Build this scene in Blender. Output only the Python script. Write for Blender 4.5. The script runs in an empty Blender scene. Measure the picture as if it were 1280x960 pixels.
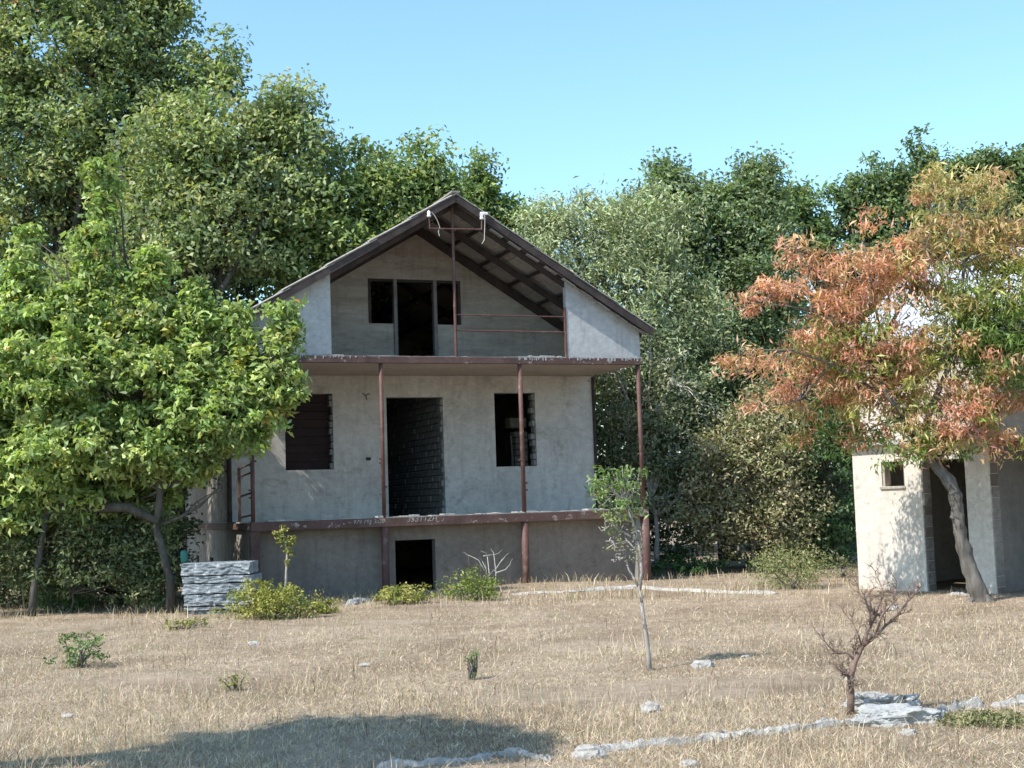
import bpy, bmesh, math, random
import numpy as np
from mathutils import Vector, Matrix, noise
from math import radians as R, sin, cos, pi
random.seed(7); rng = np.random.default_rng(11)
SC = bpy.context.scene
COL = SC.collection

# ------------------------------------------------------------------ camera, sky, sun, exposure
F_PX, PITCH, ROLL, CAM_Z = 1721.74, 0.0875, -0.0324, 1.6
fwd = np.array([0, cos(PITCH), sin(PITCH)]); rt = np.array([1., 0, 0]); upv = np.cross(rt, fwd)
c_, s_ = cos(ROLL), sin(ROLL)
RR = np.array([c_*rt+s_*upv, -s_*rt+c_*upv, fwd])
CAMP = np.array([0, 0, CAM_Z])
cam = bpy.data.cameras.new("camera"); camo = bpy.data.objects.new("camera", cam); COL.objects.link(camo)
cam.sensor_width = 36; cam.lens = 36*F_PX/1280; cam.clip_end = 2000; cam.clip_start = .1
M = Matrix.Identity(4)
for i in range(3):
    M[i][0] = RR[0][i]; M[i][1] = RR[1][i]; M[i][2] = -RR[2][i]; M[i][3] = CAMP[i]
camo.matrix_world = M
SC.camera = camo

SUN_EL, SUN_PHI = R(49.5), R(36)          # light travels towards (cos phi, sin phi)
sd = Vector((-cos(SUN_PHI)*cos(SUN_EL), -sin(SUN_PHI)*cos(SUN_EL), sin(SUN_EL)))   # towards the sun
world = bpy.data.worlds.new("World"); SC.world = world; world.use_nodes = True
wn = world.node_tree; wn.nodes.clear()
sky = wn.nodes.new("ShaderNodeTexSky"); sky.sky_type = 'NISHITA'; sky.sun_disc = False
sky.sun_elevation = SUN_EL; sky.sun_rotation = math.atan2(sd.x, sd.y)
sky.air_density = 1.2; sky.dust_density = .7; sky.ozone_density = 1.2; sky.altitude = 300
tint = wn.nodes.new("ShaderNodeMix"); tint.data_type = 'RGBA'; tint.blend_type = 'MULTIPLY'
tint.inputs[0].default_value = 1; tint.inputs[7].default_value = (.80, .99, 1.05, 1)
bg = wn.nodes.new("ShaderNodeBackground"); bg.inputs[1].default_value = .13
wo = wn.nodes.new("ShaderNodeOutputWorld")
wn.links.new(sky.outputs[0], tint.inputs[6]); wn.links.new(tint.outputs[2], bg.inputs[0]); wn.links.new(bg.outputs[0], wo.inputs[0])
sl = bpy.data.lights.new("sun", 'SUN'); sl.energy = 3.5; sl.angle = R(.5); sl.color = (1, .94, .85)
slo = bpy.data.objects.new("sun", sl); COL.objects.link(slo); slo.rotation_euler = sd.to_track_quat('Z', 'Y').to_euler()
slo.location = (-20, -10, 30)
SC.view_settings.view_transform = 'Standard'; SC.view_settings.look = 'None'
SC.view_settings.gamma = 1; SC.view_settings.exposure = 1.07
SC.cycles.max_bounces = 6; SC.cycles.diffuse_bounces = 4; SC.cycles.transparent_max_bounces = 4

def ray(u, v): return RR.T @ np.array([(u-640)/F_PX, -(v-480)/F_PX, 1.])
def at(u, v, D):
    d = ray(u, v); return Vector(CAMP+d*D/d[1])
def sm(t): t = max(0, min(1, t)); return t*t*(3-2*t)
def gz(x, y):
    z = .07*sm((y-10)/14) + .035*noise.noise(Vector((x*.35, y*.35, 0))) + .015*noise.noise(Vector((x*1.3, y*1.3, 4)))
    z += .10*math.exp(-((x-.6)**2/6+(y-25.2)**2/1.2))
    return z
def on_ground(u, v):
    d = ray(u, v); z = .05
    for _ in range(6):
        t = (z-CAM_Z)/d[2]; p = CAMP+t*d; z = gz(p[0], p[1])
    return Vector((p[0], p[1], z))

# ------------------------------------------------------------------ materials
MATS = {}
def nodes_of(name, rough=.8, spec=.3, metal=0):
    m = bpy.data.materials.new(name); m.use_nodes = True; nt = m.node_tree
    b = nt.nodes['Principled BSDF']; b.inputs['Roughness'].default_value = rough
    b.inputs['Specular IOR Level'].default_value = spec; b.inputs['Metallic'].default_value = metal
    MATS[name] = m; return m, nt, b
def coord(nt, scale=(1, 1, 1), kind='Object'):
    t = nt.nodes.new('ShaderNodeTexCoord'); mp = nt.nodes.new('ShaderNodeMapping'); mp.inputs['Scale'].default_value = scale
    nt.links.new(t.outputs[kind], mp.inputs[0]); return mp.outputs[0]
def nz(nt, vec, scale, detail=5, rough=.6, dist=0):
    n = nt.nodes.new('ShaderNodeTexNoise'); n.inputs['Scale'].default_value = scale; n.inputs['Detail'].default_value = detail
    n.inputs['Roughness'].default_value = rough; n.inputs['Distortion'].default_value = dist
    nt.links.new(vec, n.inputs['Vector']); return n.outputs['Fac']
def ramp(nt, fac, stops):
    r = nt.nodes.new('ShaderNodeValToRGB'); e = r.color_ramp.elements
    while len(e) < len(stops): e.new(.5)
    for k, (p, c) in enumerate(stops): e[k].position = p; e[k].color = (*c, 1)
    nt.links.new(fac, r.inputs[0]); return r.outputs[0]
def mix(nt, a, b, fac, mode='MIX'):
    m = nt.nodes.new('ShaderNodeMix'); m.data_type = 'RGBA'; m.blend_type = mode
    for i, x in ((0, fac), (6, a), (7, b)):
        if isinstance(x, (int, float)): m.inputs[i].default_value = x
        elif isinstance(x, tuple): m.inputs[i].default_value = (*x, 1)
        else: nt.links.new(x, m.inputs[i])
    return m.outputs[2]
def bump(nt, b, h, strength=.4, dist=.02):
    n = nt.nodes.new('ShaderNodeBump'); n.inputs['Strength'].default_value = strength; n.inputs['Distance'].default_value = dist
    nt.links.new(h, n.inputs['Height']); nt.links.new(n.outputs[0], b.inputs['Normal'])
def surf(name, stops, scale=2, scale2=14, mscale=(1, 1, 1), rough=.9, spec=.2, bs=.4, bd=.02, spots=None, metal=0, kind='Object'):
    m, nt, b = nodes_of(name, rough, spec, metal)
    v = coord(nt, mscale, kind); n1 = nz(nt, v, scale, 6, .62, .4); n2 = nz(nt, v, scale2, 5, .7)
    col = ramp(nt, n1, stops)
    col = mix(nt, col, ramp(nt, n2, [(.3, (.72, .72, .72)), (.7, (1.2, 1.2, 1.2))]), .6, 'MULTIPLY')
    if spots:
        sc, lo, hi, sc_col = spots
        sp = ramp(nt, nz(nt, v, sc, 6, .65, .8), [(lo, (0, 0, 0)), (hi, (1, 1, 1))])
        col = mix(nt, col, sc_col, sp)
    if 'plaster' in name or name == 'whitewash':      # drips, trowel sweeps, hairline cracks
        vs = coord(nt, (3.2, 3.2, .35), kind); st = ramp(nt, nz(nt, vs, 2.2, 6, .7, .3), [(.52, (1, 1, 1)), (.72, (.72, .70, .67))]); col = mix(nt, col, st, .75, 'MULTIPLY')
        sw_ = ramp(nt, nz(nt, coord(nt, (1.2, 1.2, 2.6), kind), 3.3, 8, .75, 1.6), [(.35, (.86, .86, .87)), (.5, (1, 1, 1)), (.66, (1.10, 1.09, 1.07))]); col = mix(nt, col, sw_, .8, 'MULTIPLY')
        vo = nt.nodes.new('ShaderNodeTexVoronoi'); vo.feature = 'DISTANCE_TO_EDGE'; vo.inputs['Scale'].default_value = .55
        wv_ = nt.nodes.new('ShaderNodeVectorMath'); wv_.operation = 'MULTIPLY_ADD'; wv_.inputs[1].default_value = (.8, .8, .8)
        nn_ = nt.nodes.new('ShaderNodeTexNoise'); nn_.inputs['Scale'].default_value = 2.5; nn_.inputs['Detail'].default_value = 6; nt.links.new(coord(nt, (1, 1, 1), kind), nn_.inputs['Vector'])
        nt.links.new(nn_.outputs['Color'], wv_.inputs[0]); nt.links.new(coord(nt, (1, 1, 1), kind), wv_.inputs[2]); nt.links.new(wv_.outputs[0], vo.inputs['Vector'])
        col = mix(nt, col, ramp(nt, vo.outputs['Distance'], [(0, (.62, .61, .60)), (.006, (1, 1, 1))]), .6, 'MULTIPLY')
    nt.links.new(col, b.inputs['Base Color'])
    h = mix(nt, n2, nz(nt, v, scale2*5, 4, .7), .35); bump(nt, b, h, bs, bd)
    return m
surf('plaster', [(.25, (.37, .35, .325)), (.42, (.46, .44, .41)), (.58, (.52, .495, .465)), (.78, (.58, .56, .525))], .9, 6, bs=.4, bd=.014, spots=(1.7, .56, .72, (.30, .27, .245)))
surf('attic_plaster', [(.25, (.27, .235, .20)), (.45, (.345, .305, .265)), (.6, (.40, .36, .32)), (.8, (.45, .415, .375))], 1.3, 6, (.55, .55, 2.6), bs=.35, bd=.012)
surf('pale_plaster', [(.25, (.34, .345, .35)), (.5, (.42, .42, .42)), (.8, (.48, .475, .47))], 1.6, 9, bs=.4, bd=.01, spots=(2.1, .64, .68, (.30, .29, .275)))
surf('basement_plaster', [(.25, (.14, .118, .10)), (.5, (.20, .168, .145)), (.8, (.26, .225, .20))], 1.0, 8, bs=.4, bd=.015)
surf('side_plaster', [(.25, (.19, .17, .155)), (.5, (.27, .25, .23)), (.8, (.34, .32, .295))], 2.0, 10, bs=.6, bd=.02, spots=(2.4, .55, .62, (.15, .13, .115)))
surf('whitewash', [(.2, (.44, .40, .35)), (.5, (.545, .50, .445)), (.85, (.60, .56, .505))], 1.2, 9, bs=.35, bd=.012, spots=(3.0, .64, .72, (.42, .39, .35)))
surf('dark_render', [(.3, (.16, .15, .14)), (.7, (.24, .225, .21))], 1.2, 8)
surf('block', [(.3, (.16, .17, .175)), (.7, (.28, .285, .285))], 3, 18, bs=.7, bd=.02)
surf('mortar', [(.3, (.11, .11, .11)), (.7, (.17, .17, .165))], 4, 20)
surf('slab_soffit', [(.3, (.36, .29, .235)), (.7, (.47, .39, .32))], 1.0, 9, bs=.3, bd=.01)
surf('concrete', [(.25, (.26, .26, .255)), (.5, (.38, .38, .37)), (.8, (.52, .51, .49))], 3, 16, bs=.9, bd=.03)
surf('slab_concrete', [(.25, (.16, .19, .215)), (.5, (.25, .28, .305)), (.72, (.46, .48, .49))], 4.5, 20, bs=1.0, bd=.04, spots=(9, .57, .64, (.50, .50, .49)))  # grey concrete tinted blue; skylight in the shade is put into the colour
surf('chalk_stone', [(.25, (.30, .27, .24)), (.45, (.45, .425, .395)), (.8, (.60, .58, .55))], 7, 34, bs=1, bd=.03, spots=(9, .57, .62, (.21, .18, .145)))
surf('rust_paint', [(.25, (.065, .033, .028)), (.5, (.11, .055, .047)), (.8, (.165, .09, .075))], 3, 22, rough=.65, spec=.35, bs=.4, bd=.004, spots=(6, .57, .64, (.17, .115, .095)))
surf('beam_paint', [(.25, (.06, .036, .032)), (.5, (.10, .058, .051)), (.8, (.15, .092, .08))], 2.5, 18, rough=.7, spec=.3, bs=.4, bd=.004, spots=(7, .61, .66, (.33, .28, .25)))
surf('dark_wood', [(.25, (.032, .025, .024)), (.5, (.055, .043, .040)), (.8, (.085, .068, .063))], 4, 24, (1, .4, 1), rough=.85, bs=.5, bd=.006)
surf('roof_slate', [(.25, (.19, .175, .165)), (.5, (.28, .26, .245)), (.8, (.38, .36, .34))], 2.5, 16, rough=.85, bs=.4, bd=.008, spots=(3, .6, .7, (.15, .125, .115)))
surf('galvanised', [(.3, (.50, .52, .56)), (.7, (.60, .62, .66))], 1.5, 9, rough=.42, spec=.5, metal=.35, bs=.1, bd=.004)
surf('grey_frame', [(.3, (.17, .15, .15)), (.7, (.25, .225, .22))], 4, 18)
surf('bare_wood', [(.3, (.27, .235, .20)), (.7, (.42, .385, .34))], 5, 26, (4, 4, .6), bs=.7, bd=.01)
surf('porcelain', [(.3, (.74, .73, .70)), (.7, (.82, .81, .79))], 4, 12, rough=.3, spec=.5, bs=.05)
surf('black_plastic', [(.3, (.02, .02, .02)), (.7, (.035, .035, .035))], 4, 12, rough=.5)
surf('teal_cloth', [(.3, (.03, .13, .115)), (.7, (.06, .22, .19))], 8, 30)
surf('window_dark', [(.3, (.022, .014, .015)), (.7, (.04, .027, .027))], 4, 24, (.4, 1, 1), bs=.4, bd=.006)
surf('oak_bark', [(.3, (.05, .045, .04)), (.7, (.13, .12, .105))], 6, 30, (1, 1, .3), bs=1, bd=.03)
surf('grey_bark', [(.25, (.07, .062, .055)), (.5, (.15, .135, .12)), (.75, (.27, .25, .225))], 11, 40, (1, 1, .16), bs=1, bd=.03)
surf('pale_bark', [(.3, (.24, .21, .185)), (.7, (.47, .43, .39))], 12, 40, (1, 1, .3), bs=.8, bd=.01, spots=(16, .55, .6, (.10, .085, .075)))
surf('reddish_twig', [(.3, (.12, .075, .058)), (.7, (.30, .22, .18))], 9, 40, bs=.6, bd=.01)
surf('dry_twig', [(.3, (.33, .30, .27)), (.7, (.52, .49, .45))], 9, 40, bs=.6, bd=.01)
surf('chalk_paint', [(.3, (.20, .165, .15)), (.7, (.52, .48, .45))], 30, 60)

def leaf_mat(name, transl=.32, rough=.5, spec=.35):
    m, nt, b = nodes_of(name, rough, spec)
    a = nt.nodes.new('ShaderNodeAttribute'); a.attribute_name = 'Col'
    nt.links.new(a.outputs['Color'], b.inputs['Base Color'])
    if transl:
        tr = nt.nodes.new('ShaderNodeBsdfTranslucent')
        c = mix(nt, a.outputs['Color'], (1.5, 1.6, .7), 1.0, 'MULTIPLY'); nt.links.new(c, tr.inputs[0])
        ms = nt.nodes.new('ShaderNodeMixShader'); ms.inputs[0].default_value = transl
        nt.links.new(b.outputs[0], ms.inputs[1]); nt.links.new(tr.outputs[0], ms.inputs[2])
        nt.links.new(ms.outputs[0], nt.nodes['Material Output'].inputs[0])
    return m
leaf_mat('leaf'); leaf_mat('leaf_dull', .2, .6, .25); leaf_mat('straw', .15, .7, .15)

def ground_material():
    m, nt, b = nodes_of('dry_ground', .95, .1)
    v = coord(nt); n1 = nz(nt, v, .55, 6, .65, .5); n2 = nz(nt, v, 9, 6, .75); n3 = nz(nt, v, 60, 4, .7)
    base = ramp(nt, n1, [(.28, (.23, .17, .12)), (.45, (.34, .262, .19)), (.6, (.44, .35, .265)), (.75, (.33, .27, .175))])
    det = ramp(nt, n2, [(.3, (.62, .60, .57)), (.55, (1, 1, 1)), (.75, (1.3, 1.3, 1.3))])
    det2 = ramp(nt, n3, [(.3, (.55, .55, .55)), (.6, (1.05, 1.05, 1.05)), (.8, (1.5, 1.5, 1.45))])
    col = mix(nt, mix(nt, base, det, .8, 'MULTIPLY'), det2, .8, 'MULTIPLY')
    g = ramp(nt, nz(nt, v, .8, 4, .6), [(.58, (0, 0, 0)), (.70, (.45, .45, .45))])
    col = mix(nt, col, (.15, .15, .07), g)
    nt.links.new(col, b.inputs['Base Color'])
    bump(nt, b, mix(nt, n2, n3, .5), .9, .05)
ground_material()

# ------------------------------------------------------------------ object helpers
def tag(o, label=None, cat=None, group=None, kind=None):
    if label: o['label'] = label
    if cat: o['category'] = cat
    if group: o['group'] = group
    if kind: o['kind'] = kind
    return o
def empty(name, loc=(0, 0, 0), rz=0):
    o = bpy.data.objects.new(name, None); COL.objects.link(o); o.location = loc; o.rotation_euler = (0, 0, rz)
    o.empty_display_size = .2; return o
def link(name, me, parent=None, loc=(0, 0, 0), rot=None):
    o = bpy.data.objects.new(name, me); COL.objects.link(o); o.parent = parent; o.location = loc
    if rot is not None: o.rotation_euler = rot
    return o
class MB:
    def __init__(s): s.v = []; s.f = []
    def prism(s, P):     # 8 points: bottom 4 (ccw), top 4
        n = len(s.v); s.v += [tuple(p) for p in P]
        s.f += [tuple(n+i for i in q) for q in ((3, 2, 1, 0), (4, 5, 6, 7), (0, 1, 5, 4), (1, 2, 6, 5), (2, 3, 7, 6), (3, 0, 4, 7))]
        return s
    def box(s, x0, x1, y0, y1, z0, z1):
        return s.prism([(x0, y0, z0), (x1, y0, z0), (x1, y1, z0), (x0, y1, z0), (x0, y0, z1), (x1, y0, z1), (x1, y1, z1), (x0, y1, z1)])
    def bar(s, a, b, w, h):   # rectangular bar from a to b; w sideways, h 'up'
        a = Vector(a); b = Vector(b); d = (b-a).normalized(); u = Vector((0, 0, 1)) if abs(d.z) < .9 else Vector((0, 1, 0))
        x = d.cross(u).normalized(); y = x.cross(d).normalized()
        q = [x*-w/2+y*-h/2, x*w/2+y*-h/2, x*w/2+y*h/2, x*-w/2+y*h/2]
        return s.prism([a+t for t in q]+[b+t for t in q])
    def tube(s, pts, rad, n=6, cap=True):
        pts = [Vector(p) for p in pts]; base = len(s.v); prev = None
        for i, p in enumerate(pts):
            d = (pts[min(i+1, len(pts)-1)]-pts[max(i-1, 0)])
            d = d.normalized() if d.length > 1e-6 else Vector((0, 0, 1))
            if prev is None: x = d.cross(Vector((.13, 1, .2))).normalized()
            else: x = (prev-d*prev.dot(d)).normalized()
            prev = x; y = d.cross(x); r = rad[i] if hasattr(rad, '__len__') else rad
            for k in range(n):
                a = 2*pi*k/n; s.v.append(tuple(p+x*cos(a)*r+y*sin(a)*r))
        for i in range(len(pts)-1):
            for k in range(n):
                k2 = (k+1) % n; s.f.append((base+i*n+k, base+i*n+k2, base+(i+1)*n+k2, base+(i+1)*n+k))
        if cap:
            s.f.append(tuple(base+k for k in reversed(range(n)))); e = base+(len(pts)-1)*n; s.f.append(tuple(e+k for k in range(n)))
        return s
    def gnarl(s, amt, f=6):
        s.v = [tuple(Vector(p)+Vector((noise.noise(Vector(p)*f), noise.noise(Vector(p)*f+Vector((9, 0, 0))), .3*noise.noise(Vector(p)*f+Vector((0, 9, 0)))))*amt) for p in s.v]; return s
    def mesh(s, name, mat, smooth=False):
        me = bpy.data.meshes.new(name); me.from_pydata(s.v, [], s.f); me.materials.append(MATS[mat])
        if smooth:
            me.polygons.foreach_set('use_smooth', [True]*len(me.polygons))
        me.update(); return me
    def build(s, name, mat, parent=None, loc=(0, 0, 0), rot=None, smooth=False):
        return link(name, s.mesh(name, mat, smooth), parent, loc, rot)
def bevelled(me, w=.008, seg=1):
    bm = bmesh.new(); bm.from_mesh(me); bmesh.ops.remove_doubles(bm, verts=bm.verts, dist=1e-5)
    bmesh.ops.bevel(bm, geom=list(bm.edges), offset=w, segments=seg, affect='EDGES', profile=.5); bm.to_mesh(me); bm.free(); return me

def wall_mb(x0, x1, zb, top, y0, y1, holes=(), brk=(), side=False):
    """plate in the XZ plane between y0,y1; top(x) its height; holes (xa,xb,za,zb)"""
    mb = MB(); xs = sorted({x0, x1, *brk, *[h[0] for h in holes], *[h[1] for h in holes]})
    for a, b in zip(xs[:-1], xs[1:]):
        m = (a+b)/2; hs = sorted([h for h in holes if h[0] <= m <= h[1]], key=lambda h: h[2])
        z = (zb, zb)
        segs = []
        for h in hs:
            segs.append((z, (h[2], h[2]))); z = (h[3], h[3])
        segs.append((z, (top(a), top(b))))
        for (l0, l1), (t0, t1) in segs:
            if t0-l0 < 1e-4 and t1-l1 < 1e-4: continue
            P = [(a, y0, l0), (b, y0, l1), (b, y1, l1), (a, y1, l0), (a, y0, t0), (b, y0, t1), (b, y1, t1), (a, y1, t0)]
            if side: P = [(p[1], p[0], p[2]) for p in P]; P = [P[i] for i in (3, 2, 1, 0, 7, 6, 5, 4)]
            mb.prism(P)
    return mb

# ------------------------------------------------------------------ foliage
def set_cols(me, cols):
    at_ = me.color_attributes.new('Col', 'FLOAT_COLOR', 'POINT')
    buf = np.ones((len(cols), 4), np.float32); buf[:, :3] = cols; at_.data.foreach_set('color', buf.ravel())
def quads_mesh(name, V, mat, cols):
    """V (n,4,3)"""
    n = len(V); me = bpy.data.meshes.new(name); me.vertices.add(4*n); me.vertices.foreach_set('co', V.reshape(-1).astype(np.float32))
    me.loops.add(4*n); me.loops.foreach_set('vertex_index', np.arange(4*n, dtype=np.int32))
    me.polygons.add(n); me.polygons.foreach_set('loop_start', np.arange(0, 4*n, 4, dtype=np.int32))
    try: me.polygons.foreach_set('loop_total', np.full(n, 4, np.int32))
    except Exception: pass
    me.materials.append(MATS[mat]); me.update(calc_edges=True); me.validate()
    set_cols(me, np.repeat(cols, 4, axis=0)); return me
def unit(a): return a/np.maximum(np.linalg.norm(a, axis=1, keepdims=True), 1e-9)
def leaves(P, out, L, W, droop=.3, rnd=.8, upb=.6, shape='rhomb'):
    n = len(P)
    N = unit(out*.45+np.array([0, 0, 1.])*upb+rng.normal(size=(n, 3))*rnd)
    D = unit(rng.normal(size=(n, 3))+out*.5-np.array([0, 0, 1.])*droop)
    D = unit(D-N*(D*N).sum(1, keepdims=True)); S = np.cross(N, D)
    l = (L*rng.uniform(.45, 1.4, n))[:, None]; w = (W*rng.uniform(.7, 1.2, n))[:, None]
    fold = N*w*.28
    V = np.stack([P-D*l*.5, P+S*w*.5+fold+D*l*.05, P+D*l*.5-N*l*.12, P-S*w*.5+fold+D*l*.05], 1)
    return V
def clumps(lobes, per_m2, shell=.55, low=-1e9, lumpy=.5):
    """clump centres through ellipsoid lobes [(centre, (rx,ry,rz))]"""
    C, O = [], []
    for c, r in lobes:
        rr = np.array(r); area = 4*pi*((rr[0]*rr[1])**1.6/3+(rr[0]*rr[2])**1.6/3+(rr[1]*rr[2])**1.6/3)**(1/1.6)
        n = max(3, int(area*per_m2)); d = unit(rng.normal(size=(n, 3)))
        k = shell+(1.06-shell)*rng.random(n)**.7
        # lumpy outline
        lump = np.array([noise.noise(Vector(x*2.2)+Vector(c)) for x in d]); k = k*(1+lumpy*lump)
        C.append(np.array(c)+d*k[:, None]*rr); O.append(d)
    C = np.concatenate(C); O = np.concatenate(O); k = C[:, 2] > low
    return C[k], O[k]
def pal(n, colors, w=None):
    i = rng.choice(len(colors), n, p=w); return np.array(colors)[i]
def crown(name, lobes, parent, leaf=(.15, .08), per_m2=2.0, per=45, cr=.38, colors=((.06, .10, .03),), w=None, mat='leaf', shell=.5,
          low=-1e9, colfn=None, droop=.3, rnd=.8, upb=.6, jit=.22, odd=None, gain=1.0, lumpy=.5):
    C, O = clumps(lobes, per_m2, shell, low, lumpy)
    nC = len(C); idx = np.repeat(np.arange(nC), per)
    sz = rng.uniform(.6, 1.35, nC)[idx]
    off = np.clip(rng.normal(size=(len(idx), 3)), -1.7, 1.7)*np.array([1, 1, .62])*cr*sz[:, None]*.6
    P = C[idx]+off; out = unit(O[idx]*.6+unit(off)*.6)
    V = leaves(P, out, *leaf, droop=droop, rnd=rnd, upb=upb)
    cc = colfn(C) if colfn else pal(nC, colors, w)
    if gain >= 1.6: cc = cc*.84+cc.mean(1, keepdims=True)*.16
    cc = cc*gain*rng.uniform(.75, 1.25, (nC, 1))
    col = cc[idx]*rng.uniform(1-jit, 1+jit, (len(idx), 1))*rng.uniform(.92, 1.08, (len(idx), 3))
    if odd is not None:
        k = rng.random(len(idx)) < odd[0]; col[k] = np.array(odd[1])*rng.uniform(.8, 1.2, (k.sum(), 1))
    return link(name, quads_mesh(name, V, mat, np.clip(col, 0, 1)), parent), C
def finer(pts, rad, k=6):
    P = [Vector(p) for p in pts]; q = []; r = []
    for i in range(len(P)-1):
        a = P[max(i-1, 0)]; b = P[i]; c = P[i+1]; d = P[min(i+2, len(P)-1)]
        for j in range(k):
            t = j/k; q.append(.5*((2*b)+(c-a)*t+(2*a-5*b+4*c-d)*t*t+(3*b-a-3*c+d)*t**3)); r.append((rad[i]*(1-t)+rad[i+1]*t)*(1+.10*noise.noise(Vector((i+t, 1.7, 0))*2.3)))
    return q+[P[-1]], r+[rad[-1]]
def wob(a, b, n=5, amp=.12, sag=0):
    a = Vector(a); b = Vector(b); L = (b-a).length; pts = [a]
    for i in range(1, n):
        t = i/n; pts.append(a.lerp(b, t)+Vector([random.uniform(-1, 1)*amp*L*.5 for _ in range(3)])+Vector((0, 0, sag*L*sin(pi*t))))
    pts.append(b); return pts
def taper(n, r0, r1): return [r0+(r1-r0)*i/(n-1) for i in range(n)]
def trunk_and_limbs(base, top, r, lobes, C, parent, mat='oak_bark', ntw=60, twig_r=.012, limb_r=None, nside=7, name_t='trunk', bark_twig=None):
    t = MB(); pts = wob(base, top, 5, .06); rad = taper(6, r, r*.6); rad[0] = r*1.25
    t.tube(pts, rad, nside+2); t.build(name_t, mat, parent, smooth=True)
    b = MB(); tips = []
    lr = limb_r or r*.5
    start = Vector(top)
    for c, rr in lobes:
        pb = pts[random.choice((3, 4, 5, 5))]; q = wob(pb, Vector(c), 5, .12, .04)
        b.tube(q, taper(6, lr, lr*.3), nside-1); tips += q[2:]
    if len(C) and len(tips):
        T = np.array([tuple(x) for x in tips])
        for i in rng.choice(len(C), min(ntw, len(C)), replace=False):
            j = np.argmin(((T-C[i])**2).sum(1)); q = wob(T[j], Vector(C[i]), 4, .16, .03)
            b.tube(q, taper(5, lr*.22+twig_r, twig_r*.5), 4, False)
    if b.v: b.build('branches', bark_twig or mat, parent, smooth=True)
def px_lobes(spec, D, depth=1.0):
    out = []
    for s in spec:
        u, v, ru, rv = s[:4]; dd = D+(s[4] if len(s) > 4 else 0)
        out.append((at(u, v, dd), (ru*dd/F_PX, max(ru, rv)*dd/F_PX*depth, rv*dd/F_PX)))
    return out
def make_tree(name, label, cat, spec, D, trunk_px, r, group=None, depth=1.0, ntw=60, bark='oak_bark', limb_r=None, twig_r=.012, crown_kw=None, sprigs=4, stem_name='trunk'):
    """trunk_px: (u_base, u_top, v_top)"""
    if sprigs:
        ex_ = []
        for s_ in spec:
            for _ in range(sprigs):
                a = random.uniform(-.25, pi+.25); rr = random.uniform(6, 22); k = random.uniform(.93, 1.13)
                ex_.append((s_[0]+cos(a)*s_[2]*k, s_[1]-sin(a)*s_[3]*k, rr, rr*random.uniform(1, 1.9))+tuple(s_[4:5]))
        spec = list(spec)+ex_
    lobes = px_lobes(spec, D, depth)
    b = at(trunk_px[0], 640, D); b = Vector((b.x, D, gz(b.x, D)-.05)); t = at(trunk_px[1], trunk_px[2], D)
    e = empty(name); tag(e, label, cat, group); e.location = b
    e2 = Vector(b)
    _, C = crown('crown', [(Vector(c)-e2, rr) for c, rr in lobes], e, **{'gain': 1.6, **(crown_kw or {})})
    trunk_and_limbs((0, 0, 0), t-e2, r, [(Vector(c)-e2, rr) for c, rr in lobes], C, e, bark, ntw, limb_r=limb_r, twig_r=twig_r, name_t=stem_name)
    return e

# ------------------------------------------------------------------ ground
def make_ground():
    xs = np.concatenate([np.linspace(-900, -40, 12), np.linspace(-30, 30, 200), np.linspace(40, 900, 12)])
    ys = np.concatenate([np.linspace(-300, -5, 8), np.linspace(0, 40, 160), np.linspace(48, 1500, 16)])
    V = [(x, y, gz(x, y)) for y in ys for x in xs]; nx = len(xs)
    Fc = [(j*nx+i, j*nx+i+1, (j+1)*nx+i+1, (j+1)*nx+i) for j in range(len(ys)-1) for i in range(nx-1)]
    me = bpy.data.meshes.new('ground'); me.from_pydata(V, [], Fc); me.materials.append(MATS['dry_ground'])
    me.polygons.foreach_set('use_smooth', [True]*len(me.polygons))
    tag(link('ground', me), kind='structure')
make_ground()

# ------------------------------------------------------------------ the house
HO = Vector((-4.5578, 23.8244, 1.4475)); TH = .3646
W, DP, H = 7.55, 2.33, 2.9
AP = (3.80, 5.92); KL, KR = .590, .622       # apex and slopes of the roof top at the front
def roof(x): return AP[1]-(KL*(AP[0]-x) if x < AP[0] else KR*(x-AP[0]))
house = empty('unfinished_house', HO, TH)
tag(house, 'unfinished grey two storey house with open gable and veranda on thin pipes', 'house')
BACK = DP+8.2
def part(mb, name, mat, parent=house, label=None, bev=0, smooth=False):
    me = mb.mesh(name, mat, smooth)
    if bev: bevelled(me, bev)
    o = link(name, me, parent)
    if label: o['label'] = label
    return o
# walls
gf_holes = [(1.08, 2.02, .95, 2.424), (3.10, 4.27, .0, 2.35), (5.37, 6.26, .93, 2.434)]
gw = part(wall_mb(0, W, 0, lambda x: 2.78, DP, DP+.22, gf_holes), 'veranda_wall', 'plaster')
at_holes = [(2.79, 3.34, 3.82, 4.715), (3.34, 4.17, 2.9, 4.715), (4.17, 4.715, 3.815, 4.715)]
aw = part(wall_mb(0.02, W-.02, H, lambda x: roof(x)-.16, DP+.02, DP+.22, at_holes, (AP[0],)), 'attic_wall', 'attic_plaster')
part(wall_mb(0, 1.465, H, lambda x: roof(x)-.13, 0, .13), 'left_gable_panel', 'pale_plaster')
part(wall_mb(6.03, W, H, lambda x: roof(x)-.13, 0, .13), 'right_gable_panel', 'pale_plaster')
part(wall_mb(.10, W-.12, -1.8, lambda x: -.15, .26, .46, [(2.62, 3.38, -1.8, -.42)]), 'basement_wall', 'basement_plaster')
part(MB().box(W-.2, W-.02, .06, .258, -1.8, -.15), 'basement_corner_pier', 'side_plaster')
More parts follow.
